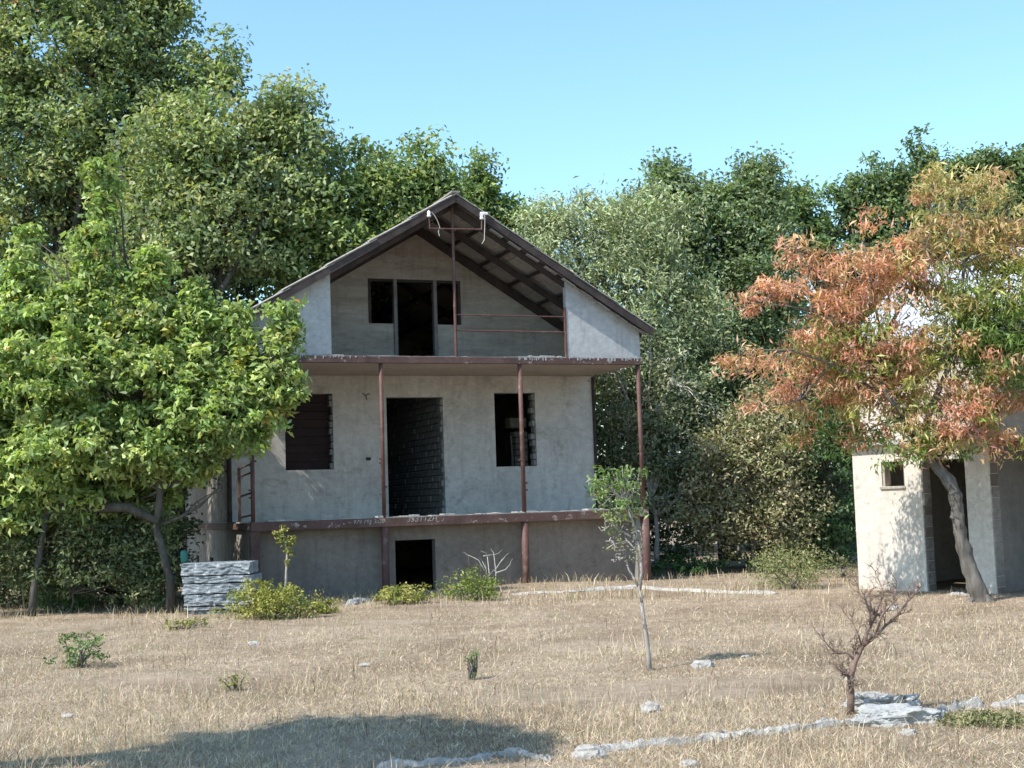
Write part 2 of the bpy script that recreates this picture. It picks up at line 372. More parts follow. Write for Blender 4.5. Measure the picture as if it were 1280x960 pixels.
# side walls, back wall
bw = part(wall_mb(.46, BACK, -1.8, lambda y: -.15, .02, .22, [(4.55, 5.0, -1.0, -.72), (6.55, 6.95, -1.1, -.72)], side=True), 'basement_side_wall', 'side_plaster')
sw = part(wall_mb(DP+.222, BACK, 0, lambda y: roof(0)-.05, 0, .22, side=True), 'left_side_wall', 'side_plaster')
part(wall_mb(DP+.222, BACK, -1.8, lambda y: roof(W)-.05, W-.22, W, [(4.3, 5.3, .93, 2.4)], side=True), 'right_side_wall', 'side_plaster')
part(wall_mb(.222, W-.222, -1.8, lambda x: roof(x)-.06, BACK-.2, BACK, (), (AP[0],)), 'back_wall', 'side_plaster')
# floors
part(MB().box(.0, W, .05, BACK-.21, -.145, -.003), 'lower_floor_slab', 'concrete')
usl = part(MB().box(.0, W, .05, BACK-.21, 2.785, H-.003), 'upper_floor_slab', 'slab_soffit')
# crumbled mortar along the slab edges
for zz, nm, xr in ((-.003, 'lower_slab_screed', (0, W)), (H-.003, 'upper_slab_screed', (0, W))):
    mb = MB(); x = xr[0]
    while x < xr[1]:
        w_ = random.uniform(.04, .22); h_ = random.uniform(.006, .022) if random.random() < .7 else random.uniform(.02, .04)
        if zz > 1 and 1.6 < x < 5.0: h_ *= .35
        mb.box(x, min(x+w_, xr[1]), .0-random.uniform(.0, .02), .3, zz, zz+h_); x += w_*1.02
    o = part(mb, nm, 'concrete'); o['kind'] = 'stuff'
# steel beams
part(MB().box(-.02, W+.03, -.045, .048, -.165, -.008), 'lower_beam', 'beam_paint', bev=.006)
part(MB().box(-.02, W+.03, -.045, .048, 2.77, H-.008), 'upper_beam', 'beam_paint', bev=.006)
part(MB().box(-.06, -.003, .05, BACK, -.13, -.02), 'side_beam', 'beam_paint')
# dried cement runs on the right end of the upper beam and rust flakes
mb = MB()
for _ in range(90):
    x = random.choice((random.uniform(5.0, 5.6), random.uniform(6.0, 7.5), random.uniform(6.0, 7.5), random.uniform(.1, 2))); l = random.uniform(.01, .06); w_ = random.uniform(.008, .03)
    mb.box(x, x+w_, -.051, -.044, H-.01-l, H-.004)
o = part(mb, 'cement_runs', 'concrete'); o['kind'] = 'stuff'
# posts
def post(x, y, z0, z1, r, mat='rust_paint', name='veranda_post', knobs=True):
    o = part(MB().tube([(x, y, z0), (x, y, z1)], r, 12), name, mat, smooth=False)
    for p in o.data.polygons: p.use_smooth = len(p.vertices) == 4
    if knobs:
        for zk in (.55, .42, .98, 1.05):
            s = random.choice((-1, 1)); q = MB().tube([(x+s*r*.8, y, zk), (x+s*(r+.035), y, zk)], .016, 6).build('bolt_stub', 'rust_paint', o)
    return o
post(2.365, .02, .0, 2.77, .036); post(5.05, .02, .0, 2.77, .042); post(7.50, .02, .0, 2.77, .042)
post(.03, .02, .0, 1.15, .036, name='corner_post')
for x, r in ((2.37, .068), (5.05, .068), (7.52, .085)):
    post(x, .03, -1.75, -.166, r, name='basement_post', knobs=False)
part(MB().box(-.03, .13, -.04, .12, -1.75, -.167), 'corner_pillar', 'beam_paint', bev=.01)
# side railing by the corner (runs back along the open side of the veranda)
part(MB().box(-.03, .02, 1.15, 1.2, .0, .98), 'railing_post', 'rust_paint')
for z in (.98, .83, .48, .1):
    part(MB().tube([(0, .06, z+.02), (0, 1.15, z-.02)], .018, 6), 'railing_rung', 'rust_paint')
part(MB().tube([(.0, DP-.03, .0), (.0, DP-.03, 2.75)], .045, 8), 'corner_tube', 'dark_wood')
part(MB().tube([(W+.02, DP-.02, .0), (W+.02, DP-.02, 2.75)], .035, 8), 'corner_tube', 'dark_wood')  # dark vertical tube along the right wall corner
# attic balcony rails and centre pole
part(MB().tube([(3.81, .03, H), (3.81, .03, AP[1]-.2)], .028, 8), 'gable_pole', 'rust_paint')
part(MB().box(3.76, 3.9, -.03, .1, AP[1]-.24, AP[1]-.13), 'pole_bracket', 'dark_wood')
part(MB().tube([(3.83, .03, 3.685), (6.02, .03, 3.68)], .012, 6), 'balcony_rail', 'rust_paint')
part(MB().tube([(3.83, .03, 3.39), (6.02, .03, 3.385)], .014, 6), 'balcony_rail', 'rust_paint')
part(MB().box(5.99, 6.026, -.01, .05, H, 3.86), 'rail_post', 'rust_paint')
# insulator bracket
YB = -.28
part(MB().tube([(3.27, YB, 5.21), (4.27, YB, 5.235)], .014, 6), 'insulator_bar', 'rust_paint')
part(MB().tube([(3.80, YB, 5.222), (3.81, .03, 5.222)], .012, 6), 'bar_stay', 'rust_paint')
part(MB().tube([(3.27, YB, 5.21), (3.26, YB, 5.43)], .012, 6), 'insulator_pin', 'rust_paint')
part(MB().tube([(4.27, YB, 5.235), (4.28, YB, 5.43)], .012, 6), 'insulator_pin', 'rust_paint')
for x, z in ((3.26, 5.42), (4.28, 5.42)):
    part(MB().tube([(x, YB, z), (x, YB, z+.03), (x, YB, z+.045), (x, YB, z+.09), (x, YB, z+.12)], [.034, .04, .024, .036, .014], 10, True), 'insulator', 'porcelain', smooth=True)
part(MB().box(4.25, 4.40, YB-.03, YB+.02, 5.51, 5.56).box(4.25, 4.30, YB-.03, YB+.02, 5.43, 5.51), 'insulator_cap', 'porcelain', bev=.01)
part(MB().tube([(3.31, YB, 5.52), (3.37, YB, 5.45), (3.42, YB, 5.36), (3.46, YB, 5.25), (3.43, YB, 5.16), (3.45, YB, 5.08)], .008, 5), 'hanging_wire', 'dry_twig')
part(MB().tube([(4.33, YB-.03, 5.50), (4.33, YB-.02, 5.35), (4.32, YB-.02, 5.2), (4.31, YB-.02, 5.04), (4.26, YB-.02, 4.96)], .008, 5), 'hanging_wire', 'dry_twig')
# attic window frames
for x in (3.335, 4.165):
    part(MB().box(x-.035, x+.035, DP-.03, DP+.10, H, 4.71), 'door_upright', 'grey_frame')
part(MB().box(2.79, 4.715, DP+.0, DP+.11, 4.66, 4.714), 'frame_head', 'dark_wood')
part(MB().box(2.79, 2.84, DP+.0, DP+.11, 3.82, 4.66), 'frame_jamb', 'dark_wood')
part(MB().box(4.655, 4.713, DP+.0, DP+.11, 3.82, 4.66), 'frame_jamb', 'dark_wood')
part(MB().box(3.37, 4.13, DP+.1, DP+.13, 2.91, 2.97), 'door_sill', 'dark_wood')
# small things on the facade
part(MB().box(2.66, 2.76, DP-.012, DP+.005, 1.11, 1.17), 'socket_box', 'black_plastic', bev=.004)
part(MB().tube([(2.62, DP-.02, 2.43), (2.68, DP-.02, 2.38), (2.70, DP-.03, 2.30)], .008, 5), 'wire_stub', 'dark_wood')
part(MB().tube([(2.76, DP-.02, 2.42), (2.68, DP-.02, 2.385)], .008, 5), 'wire_stub', 'dark_wood')
part(MB().box(2.30, 2.37, DP+.0, DP+.022, 3.06, 3.08), 'plaster_chip', 'porcelain')
# ragged block ends in the window and door jambs
def jamb(x, z0, z1, prot, parent, hh=.135, y0=DP+.02, y1=DP+.21, hide=None):
    z = z0+.01
    while z+.05 < z1:
        h_ = min(hh, z1-z-.005); p = prot*random.uniform(.3, 1.3)
        me = MB().box(x-p, x+.004, y0+random.uniform(0, .02), y1, z, z+h_-.022).mesh('brick', 'block'); bevelled(me, .008)
        link('brick', me, parent); z += h_
jamb(2.02, .95, 2.42, .05, gw); jamb(6.26, .93, 2.43, .075, gw); jamb(4.27, .02, 2.34, .05, gw); jamb(4.655, 3.83, 4.64, .02, aw, y0=DP+.115)
for k in range(9):
    z0 = .953+k*.1632; part(MB().box(1.085, 2.0, DP+.16+random.uniform(0, .008), DP+.185, z0, z0+.158), 'window_board', 'window_dark', gw, bev=.004)
# block partition seen through the door opening, running back from its right jamb
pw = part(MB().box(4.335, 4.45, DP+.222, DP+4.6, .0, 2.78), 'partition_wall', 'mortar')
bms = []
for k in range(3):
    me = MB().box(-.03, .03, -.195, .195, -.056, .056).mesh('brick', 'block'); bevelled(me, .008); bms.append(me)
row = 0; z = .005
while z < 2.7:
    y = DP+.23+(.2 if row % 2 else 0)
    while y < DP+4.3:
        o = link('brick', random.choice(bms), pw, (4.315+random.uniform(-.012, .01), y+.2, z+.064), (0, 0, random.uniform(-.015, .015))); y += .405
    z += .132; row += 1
# block pier and timber seen inside the right window
part(MB().box(6.62, 6.86, 4.44, 4.7, .0, 1.78), 'inner_pier', 'mortar')
for k in range(13):
    part(MB().box(6.59+random.uniform(-.02, .01), 6.88, 4.40, 4.68, .01+k*.136, .01+k*.136+.113), 'brick', 'plaster', bpy.data.objects['inner_pier'], bev=.008)
part(MB().box(6.48, 6.86, 4.38, 4.7, 1.84, 2.06), 'lintel_block', 'plaster', bev=.01)
part(MB().bar((6.53, 4.3, .0), (6.47, 4.35, 1.66), .035, .03), 'leaning_lath', 'chalk_paint')
# roof --------------------------------------------------------------
rf = empty('roof'); rf.parent = house
def sheet_mesh(k):
    wv, n = 7, 28; L = 1.06; Wd = 1.02; V = []; Fc = []
    for lay in (0, 1):
        for a in (0, .5, 1):
            for i in range(n+1):
                y = Wd*i/n; zc = .021*sin(2*pi*wv*i/n)-.008*lay+.004*sin(a*3+k)
                V.append((L*a, y, zc))
    m = n+1
    for a in range(2):
        for i in range(n):
            q = a*m+i; Fc.append((q, q+m, q+m+1, q+1)); q += 3*m; Fc.append((q, q+1, q+m+1, q+m))
    for i in range(n):
        Fc.append((i, i+1, 3*m+i+1, 3*m+i)); q = 2*m+i; Fc.append((q, 3*m+q, 3*m+q+1, q+1))
    for a in range(2):
        q = a*m; Fc.append((q, 3*m+q, 4*m+q, q+m)); q = a*m+n; Fc.append((q, q+m, 4*m+q, 3*m+q))
    me = bpy.data.meshes.new('roof_sheet'); me.from_pydata(V, [], Fc); me.materials.append(MATS['roof_slate']); return me
shm = [sheet_mesh(k) for k in range(3)]
Y0R, Y1R = -.25, BACK+.3
for side, xe, K in ((-1, -.14, KL), (1, 7.74, KR)):
    dx = abs(xe-AP[0]); ang = math.atan(K); SL = dx/cos(ang); rows = 5; ex = SL/rows
    for r_ in range(rows):
        ncol = 11; cw = (Y1R-Y0R)/ncol
        for c in range(ncol):
            # sheet local x runs down the slope from its upper edge
            s0 = r_*ex-.06
            o = bpy.data.objects.new('roof_sheet', random.choice(shm)); COL.objects.link(o); o.parent = rf
            y = Y0R+c*cw+random.uniform(-.012, .012); tilt = -.030+random.uniform(-.004, .004)
            px = AP[0]+side*s0*cos(ang); pz = AP[1]-s0*sin(ang)-.028
            if side > 0: o.rotation_euler = (0, ang+tilt, 0); o.location = (px, y, pz)
            else:
                o.rotation_euler = (0, ang+tilt, pi); o.location = (px, y+1.02, pz)
            if o.rotation_euler.z: o.rotation_mode = 'XYZ'
    # purlins along the depth
    for r_ in range(0, 7):
        s1 = .1+r_*(SL-.3)/6; px = AP[0]+side*s1*cos(ang); pz = AP[1]-s1*sin(ang)-.085
        mb = MB().bar((px, Y0R+.05, pz), (px, Y1R-.1, pz), .07, .045); part(mb, 'purlin', 'dark_wood', rf)
    # rafters
    for y, hh in ((.07, .16), (1.15, .14), (DP-.08, .18), (4.2, .13), (6, .13), (8, .13)):
        a = (AP[0], y, AP[1]-.20); b = (AP[0]+side*(dx-.12), y, AP[1]-.20-K*(dx-.12))
        mb = MB().bar(a, b, .06, hh*.85); part(mb, 'rafter', 'dark_wood', rf)
    a = (AP[0], Y0R+.03, AP[1]-.115); b = (AP[0]+side*(dx-.02), Y0R+.03, AP[1]-.115-K*(dx-.02))
    part(MB().bar(a, b, .035, .115), 'bargeboard', 'dark_wood', rf)
part(MB().bar((AP[0], Y0R, AP[1]+.01), (AP[0], Y1R, AP[1]+.01), .16, .03), 'ridge_cap', 'roof_slate', rf)
# broken chips under the right edge
for k in range(9):
    s1 = .8+k*.42; ang = math.atan(KR); px = AP[0]+s1*cos(ang); pz = AP[1]-s1*sin(ang)-.225
    part(MB().bar((px, -.15, pz), (px+.28*cos(ang), -.15, pz-.28*sin(ang)+random.uniform(-.01, .01)), .11, .012), 'batten', 'roof_slate', rf)
# hand-written chalk numbers on the lower beam
def writing(txt, x, z, size, ang, tag_name='chalk_writing'):
    cu = bpy.data.curves.new(tag_name, 'FONT'); cu.body = txt; cu.size = size; cu.extrude = .001; cu.shear = .25
    o = bpy.data.objects.new(tag_name, cu); COL.objects.link(o)
    bpy.context.view_layer.update(); me = bpy.data.meshes.new_from_object(o.evaluated_get(bpy.context.evaluated_depsgraph_get()))
    bpy.data.objects.remove(o); me.materials.clear(); me.materials.append(MATS['chalk_paint'])
    o = link(tag_name, me, house, (x, -.048, z), (pi/2, ang, 0)); o['kind'] = 'stuff'
writing('~ 979 191 3a20', 1.68, -.095, .105, 0); writing('33\u0417TTZH', 2.76, -.09, .135, 0)

# ------------------------------------------------------------------ outbuilding on the right
OO = Vector((5.507, 22.5, .08)); OA = R(-52)
shed = empty('whitewashed_outbuilding', OO, OA)
tag(shed, 'small whitewashed outbuilding with doorless opening, half hidden by an orange leaved tree', 'outbuilding')
sp = lambda mb, n, m, b=0, lab=None: part(mb, n, m, shed, lab, b)
fw = sp(wall_mb(0, 2.5, -.3, lambda x: 2.26, 0, .23, [(.56, .99, 1.62, 2.01), (1.3, 2.09, -.3, 2.0)]), 'front_wall', 'whitewash')
sp(wall_mb(.23, 3.0, -.3, lambda y: 2.26, 0.003, .22, side=True), 'left_side_wall', 'whitewash')
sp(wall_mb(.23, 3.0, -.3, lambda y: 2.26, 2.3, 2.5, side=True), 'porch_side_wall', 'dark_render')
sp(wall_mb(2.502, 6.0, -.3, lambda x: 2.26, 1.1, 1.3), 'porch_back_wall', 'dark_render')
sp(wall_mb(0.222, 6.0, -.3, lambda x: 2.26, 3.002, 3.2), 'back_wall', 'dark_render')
sp(MB().box(-.08, 6.1, -.12, 3.25, 2.262, 2.36), 'roof_slab', 'concrete', .01)
sp(wall_mb(.12, 6.0, 2.362, lambda x: 3.80, .10, .28), 'upper_wall', 'whitewash')
sp(wall_mb(.30, 3.0, 2.362, lambda y: 3.80, .12, .28, side=True), 'upper_side_wall', 'whitewash')
for k in range(5):
    sp(MB().box(.5+k*.55, .85+k*.55, .085, .102, 3.42, 3.62), 'upper_vent', 'dark_render')
# window frame
sp(MB().box(.56, .60, .03, .12, 1.62, 2.01), 'window_jamb', 'bare_wood'); sp(MB().box(.95, .99, .03, .12, 1.62, 2.01), 'window_jamb', 'dark_wood')
sp(MB().box(.53, 1.01, -.03, .13, 1.575, 1.618), 'window_sill', 'bare_wood', .006)
for x, z0, z1 in ((1.3, -.28, 2.0), (2.5, -.28, 2.2)):
    z = z0
    while z < z1-.05:
        h_ = random.uniform(.15, .2)
        me = MB().box(x-.006, x+random.uniform(.006, .02), .012+random.uniform(0, .02), .222, z, min(z+h_, z1)-.01).mesh('brick', random.choice(('side_plaster', 'basement_plaster', 'side_plaster'))); bevelled(me, .006)
        link('brick', me, fw if x < 2 else fw); z += h_
# metal roof: planes sloping up and back from the front eave
ms = empty('metal_roof'); ms.parent = shed
for k in range(8):
    x0 = -.10+k*.78
    mb = MB(); mb.prism([(x0, -.12, 3.80), (x0+.775, -.12, 3.80), (x0+.775, 2.0, 5.42), (x0, 2.0, 5.42), (x0, -.12, 3.812), (x0+.775, -.12, 3.812), (x0+.775, 2.0, 5.432), (x0, 2.0, 5.432)])
    mb.bar((x0+.78, -.12, 3.83), (x0+.78, 2.0, 5.45), .03, .03)
    part(mb, 'roof_sheet', 'galvanised', ms)
    mb = MB(); mb.prism([(x0, 2.002, 5.42), (x0+.775, 2.002, 5.42), (x0+.775, 4.1, 3.80), (x0, 4.1, 3.80), (x0, 2.002, 5.432), (x0+.775, 2.002, 5.432), (x0+.775, 4.1, 3.812), (x0, 4.1, 3.812)])
    part(mb, 'roof_sheet', 'galvanised', ms)
part(MB().box(-.09, 6.2, -.11, -.06, 3.73, 3.795), 'fascia', 'bare_wood', ms)

# ------------------------------------------------------------------ rocks, slabs, kerb
def rock(name, loc, size, mat, label, cat, group=None, seed=0, sub=3, rough=.28, rz=0):
    bm = bmesh.new(); bmesh.ops.create_icosphere(bm, subdivisions=sub, radius=1)
    for v in bm.verts:
        n = v.co.normalized(); a = noise.noise(n*1.3+Vector((seed, 0, 0)))*rough*1.8+noise.noise(n*4+Vector((seed, 5, 0)))*rough*.8+abs(noise.noise(n*11+Vector((seed, 5, 3))))*rough*.5
        q = n*(1+a); q = Vector((math.copysign(abs(q.x)**.8, q.x), math.copysign(abs(q.y)**.8, q.y), math.copysign(abs(q.z)**.8, q.z)))
        v.co = Vector((q.x*size[0], q.y*size[1], q.z*size[2]))
    me = bpy.data.meshes.new(name); bm.to_mesh(me); bm.free(); me.materials.append(MATS[mat])
    o = link(name, me, None, loc, (0, 0, rz)); tag(o, label, cat, group); return o
def strip(name, pts, width, height, mat, label, cat, group=None, seed=0, seg=.022):
    """rough stone kerb lying along a ground polyline"""
    P = [Vector(p) for p in pts]; mid = P[0].copy(); d = []
    for a, b in zip(P[:-1], P[1:]):
        n = max(2, int((b-a).length/seg)); d += [a.lerp(b, i/n) for i in range(n)]
    d.append(P[-1]); V = []; Fc = []; m = 9
    for i, p in enumerate(d):
        t = (d[min(i+1, len(d)-1)]-d[max(i-1, 0)]); t.z = 0; t.normalize(); s = Vector((-t.y, t.x, 0))
        e = min(1, min(i, len(d)-1-i)/3+.25)
        wv = width*(.85+.5*noise.noise(Vector((i*.06, seed, 0))))*(.6+.4*e)
        for k in range(m):
            a = pi*k/(m-1); x = cos(a); zc = abs(sin(a))**.5
            nn = noise.noise(Vector((i*.07, k*.6, seed)))*.22+noise.noise(Vector((i*.45, k*1.3, seed)))*.2+noise.noise(Vector((i*1.1, k*2.3, seed)))*.16
            q = p+s*x*wv*.5*(1+nn); q.z = gz(q.x, q.y)-.04+(height*(.8+.5*noise.noise(Vector((i*.13, 3, seed))))*e+.04)*zc*(1+nn*1.4)
            V.append(tuple(q-mid))
        if i:
            for k in range(m-1): q = (i-1)*m+k; Fc.append((q, q+1, q+m+1, q+m))
    Fc.append(tuple(range(m))); Fc.append(tuple(reversed(range(len(V)-m, len(V)))))
    me = bpy.data.meshes.new(name); me.from_pydata(V, [], Fc); me.materials.append(MATS[mat])
    o = link(name, me, None, mid); tag(o, label, cat, group); return o
G = on_ground
strip('stone_kerb', [G(733, 944), G(760, 938), G(850, 930), G(930, 921), G(1010, 911), G(1072, 905)], .095, .05, 'chalk_stone', 'long low line of white crumbling kerb from bottom centre to the dead shrub', 'kerb', 'pieces of broken kerb', 1)
strip('stone_kerb', [G(1165, 907), G(1180, 893), G(1205, 888), G(1232, 885)], .08, .07, 'chalk_stone', 'short white kerb piece right of the dark boulder', 'kerb', 'pieces of broken kerb', 7)
strip('stone_kerb', [G(1240, 884), G(1262, 882), G(1300, 880), G(1340, 877)], .11, .05, 'chalk_stone', 'white kerb piece running out at the right edge behind green ground cover', 'kerb', 'pieces of broken kerb', 3)
strip('stone_kerb', [G(470, 962), G(540, 955), G(600, 950), G(650, 943), G(690, 951)], .10, .04, 'chalk_stone', 'pale kerb piece in the tree shadow at the bottom edge', 'kerb', 'pieces of broken kerb', 5)
rock('boulder', G(735, 947)+Vector((0, 0, .02)), (.10, .07, .06), 'chalk_stone', 'rough white stone lump at the left end of the long kerb', 'stone', seed=2)
rock('boulder', G(1118, 905)+Vector((.0, .02, .03)), (.27, .13, .085), 'concrete', 'long grey boulder lying right of the dead shrub', 'stone', seed=4, sub=5, rough=.34)
rock('boulder', G(1100, 885)+Vector((0, .05, .03)), (.25, .12, .07), 'chalk_stone', 'white flat rock just behind the dead shrub', 'stone', seed=9, sub=5, rough=.36)
rock('boulder', G(1135, 918)+Vector((0, 0, .0)), (.06, .04, .035), 'chalk_stone', 'small white stone in front of the grey boulder', 'stone', seed=12)
for u, v, s, lab, sd_ in ((812, 890, .075, 'fist sized white stone alone in the middle of the grass', 1), (878, 834, .10, 'flat white stone on the grass right of the sapling foot', 5),
                      (861, 958, .055, 'white stone at the bottom edge below the kerb', 8), (317, 806, .07, 'pale stone lying in the grass below the yellow green bush', 3),
                      (1118, 762, .09, 'pale stone at the foot of the outbuilding wall', 6), (932, 822, .04, 'tiny pale stone on the grass beyond the flat white stone', 11),
                      (85, 897, .05, 'small pale stone in the grass at the lower left', 14), (455, 833, .05, 'little pale stone in open grass left of centre', 15), (1085, 712, .1, 'pale stone in the tall grass left of the outbuilding', 17)):
    g = G(u, v); rock('stone', g+Vector((0, 0, s*.25)), (s, s*.7, s*(.75 if u == 812 else .4)), 'chalk_stone', lab, 'stone', 'loose stones on the grass', sd_, 2)
strip('foundation_edge', [G(640, 742), G(700, 739), G(770, 733), G(800, 734), G(870, 739), G(968, 743)], .34, .05, 'chalk_stone', 'pale concrete edging along the grass at the right foot of the house', 'edging', seed=8, seg=.12)
strip('foundation_edge', [G(436, 757), G(450, 753), G(466, 751)], .2, .09, 'concrete', 'short bit of grey concrete edging between the bushes at the basement wall', 'edging', seed=6, seg=.06)
strip('threshold', [G(1186, 743), G(1200, 744), G(1212, 744)], .12, .05, 'chalk_stone', 'white stone threshold in the outbuilding doorway', 'threshold', seed=4, seg=.05)

def rough_slab(sx, sy, sz, seed):
    bm = bmesh.new(); bmesh.ops.create_cube(bm, size=1)
    bmesh.ops.subdivide_edges(bm, edges=bm.edges, cuts=18, use_grid_fill=True)
    for v in bm.verts:
        c = v.co; n = Vector((c.x*sx+seed, c.y*sy, c.z*sz)); d = noise.noise(n*5); e = noise.noise(n*14)
        q = Vector((c.x*sx, c.y*sy, c.z*sz))
        if abs(c.y) > .49: q.y += d*.03+e*.022+noise.noise(n*34)*.02
        if abs(c.x) > .49: q.x += d*.03+e*.02
        q.z += (d*.005+e*.006)
        v.co = q
    me = bpy.data.meshes.new('concrete_slab'); bm.to_mesh(me); bm.free(); me.materials.append(MATS['slab_concrete']); return me
P0 = G(268, 768); scale = P0.y/F_PX; z = P0.z-.05
ppm = F_PX/P0.y
rows = [(232, 292, .11, 'lowest and narrowest concrete slab of the stack, deep in shade'), (230, 302, .065, 'thin concrete slab second from the bottom of the stack'),
        (229, 312, .19, 'concrete slab in the middle of the grey blue stack'), (228, 314, .165, 'concrete slab third from the bottom at the corner'),
        (227, 315, .12, 'ragged concrete slab just below the top one'), (224, 311, .20, 'topmost thick concrete slab of the stack, with sunlit patches')]
rows[3] = (228, 314, .165, 'concrete slab directly above the middle one, third from the top')
for k, (u0, u1, h_, lab) in enumerate(rows):
    xa = at(u0, 730, P0.y).x; xb = at(u1, 730, P0.y).x
    o = link('concrete_slab', rough_slab(xb-xa, .75, h_-.02, k*3.7), None, ((xa+xb)/2, P0.y+.42+random.uniform(-.02, .02), z+h_/2), (0, random.uniform(-.008, .008), random.uniform(-.03, .03)))
    tag(o, lab, 'concrete slab', 'stack of rough concrete slabs by the left corner of the house'); z += h_
STACK_TOP = z
mb = MB(); q = at(230, 690, P0.y+.5)
mb.tube([(q.x, q.y, STACK_TOP), (q.x+.005, q.y, STACK_TOP+.08), (q.x-.003, q.y, STACK_TOP+.15), (q.x, q.y, STACK_TOP+.19)], [.055, .06, .058, .04], 10)
o = mb.build('green_can', 'teal_cloth', smooth=True); tag(o, 'small teal green can standing on the left end of the slab stack', 'can')

# ------------------------------------------------------------------ grass
def in_house(x, y):
    lx = (x-HO.x)*cos(TH)+(y-HO.y)*sin(TH); ly = -(x-HO.x)*sin(TH)+(y-HO.y)*cos(TH)
    return (lx > -.05) & (lx < W) & (ly > .2)
def in_shed(x, y):
    lx = (x-OO.x)*cos(OA)+(y-OO.y)*sin(OA); ly = -(x-OO.x)*sin(OA)+(y-OO.y)*cos(OA)
    return (lx > -.02) & (ly > -.02)
NG = 256; GX0, GX1, GY0, GY1 = -16, 16, 6, 40
ggrid = np.array([[gz(GX0+(GX1-GX0)*i/(NG-1), GY0+(GY1-GY0)*j/(NG-1)) for i in range(NG)] for j in range(NG)])
def gzv(x, y):
    fx = np.clip((x-GX0)/(GX1-GX0)*(NG-1), 0, NG-1.001); fy = np.clip((y-GY0)/(GY1-GY0)*(NG-1), 0, NG-1.001)
    i = fx.astype(int); j = fy.astype(int); a = fx-i; b = fy-j
    return ggrid[j, i]*(1-a)*(1-b)+ggrid[j, i+1]*a*(1-b)+ggrid[j+1, i]*(1-a)*b+ggrid[j+1, i+1]*a*b
def patch(x, y, s, o=0):
    return np.array([noise.noise(Vector((a*s, b*s, o))) for a, b in zip(x, y)])
PATCH = rng.uniform(.78, 1.15, 4096)
def grass(n, y0, y1, hmin, hmax, wd, name, label, colors, lean=.5, dens=None, pw=1.5, spread=.40, mat='straw', seed=0):
    # positions uniform in screen-ish depth so nearer ground gets more blades
    u = rng.random(n); y = 1/((1/y0)*(1-u)+(1/y1)*u); y = y if pw > 1 else y0+(y1-y0)*u
    x = rng.uniform(-1, 1, n)*(y*spread+.3)
    k = ~(in_house(x, y) | in_shed(x, y)); x = x[k]; y = y[k]
    if dens is not None:
        cx = np.round(x*4)/4; cy = np.round(y*4)/4
        pk = patch(x, y, dens[0], seed); k = pk+rng.uniform(-.25, .25, len(pk)) > dens[1]; x = x[k]; y = y[k]
    n = len(x); z = gzv(x, y)-.01
    h = rng.uniform(hmin, hmax, n)*rng.uniform(.6, 1.2, n); a = rng.uniform(0, 2*pi, n); l = h*rng.uniform(0, 1, n)*lean*1.6
    b = rng.uniform(0, pi, n); w_ = wd*rng.uniform(.6, 1.4, n)*(y/12)**.5
    B = np.stack([x, y, z], 1); S = np.stack([np.cos(b)*w_, np.sin(b)*w_, 0*b], 1)*.5
    T = B+np.stack([np.cos(a)*l, np.sin(a)*l, h*(1-.25*lean)], 1)
    col = pal(n, colors)*rng.uniform(.6, 1.25, (n, 1))*rng.uniform(.94, 1.06, (n, 3))
    ci = (np.floor(x*7)*7919+np.floor(y*5)*104729).astype(int) % 4096; col = col*PATCH[ci][:, None]*np.array([.95, .94, .90])
    if hmax > .1:
        mid = B+np.stack([np.cos(a)*l*.3, np.sin(a)*l*.3, h*.55], 1)
        V = np.concatenate([np.stack([B-S, B+S, mid+S*.8, mid-S*.8], 1), np.stack([mid-S*.8, mid+S*.8, T+S*.15, T-S*.15], 1)]); col = np.concatenate([col, col])
    else:
        mid = (B+T)/2; V = np.stack([B-S, B+S, mid+S*.8, T], 1)
    o = link(name, quads_mesh(name, V, mat, col)); tag(o, label, 'grass', kind='stuff'); return o
STRAW = [(.55, .44, .325), (.45, .345, .245), (.62, .52, .40), (.30, .215, .15), (.51, .385, .28), (.70, .61, .49)]
grass(330000, 7.6, 26.5, .02, .07, .006, 'dry_grass', 'short dry straw coloured grass over the whole yard', STRAW, 1.2, (.55, -.24))
grass(2600, 8, 24, .08, .22, .0045, 'dead_weed_stalks', 'dark brown dead weed stalks scattered over the yard', [(.13, .085, .06), (.18, .12, .08), (.10, .07, .055)], .5, (.7, .12), seed=33)
grass(40000, 7.6, 26, .012, .03, .010, 'trodden_straw', 'flat pale trodden straw lying on the bare patches', STRAW, 2.6)
grass(20000, 8, 24, .08, .20, .004, 'tall_dry_grass', 'taller pale dry stalks standing in loose patches over the yard', STRAW[:3]+[(.58, .51, .40)], .6, (.5, -.05))
grass(9000, 21, 27.5, .07, .24, .006, 'tall_dry_grass', 'tall pale grass fringe along the far edge of the yard', STRAW+[(.28, .28, .12)], .5, (.5, -.2), pw=0)
grass(30000, 8, 26, .02, .06, .008, 'green_weeds', 'sparse low green weeds growing in patches among the dry grass', [(.16, .18, .06), (.22, .21, .09), (.12, .15, .05)], 1.0, (.6, .28), seed=9)
grass(14000, 7.6, 14, .015, .04, .007, 'dead_leaf_litter', 'brown pinkish dead leaf litter scattered in the near grass', [(.30, .15, .10), (.24, .12, .08), (.38, .24, .18)], 1.6, (.5, .15), seed=21)

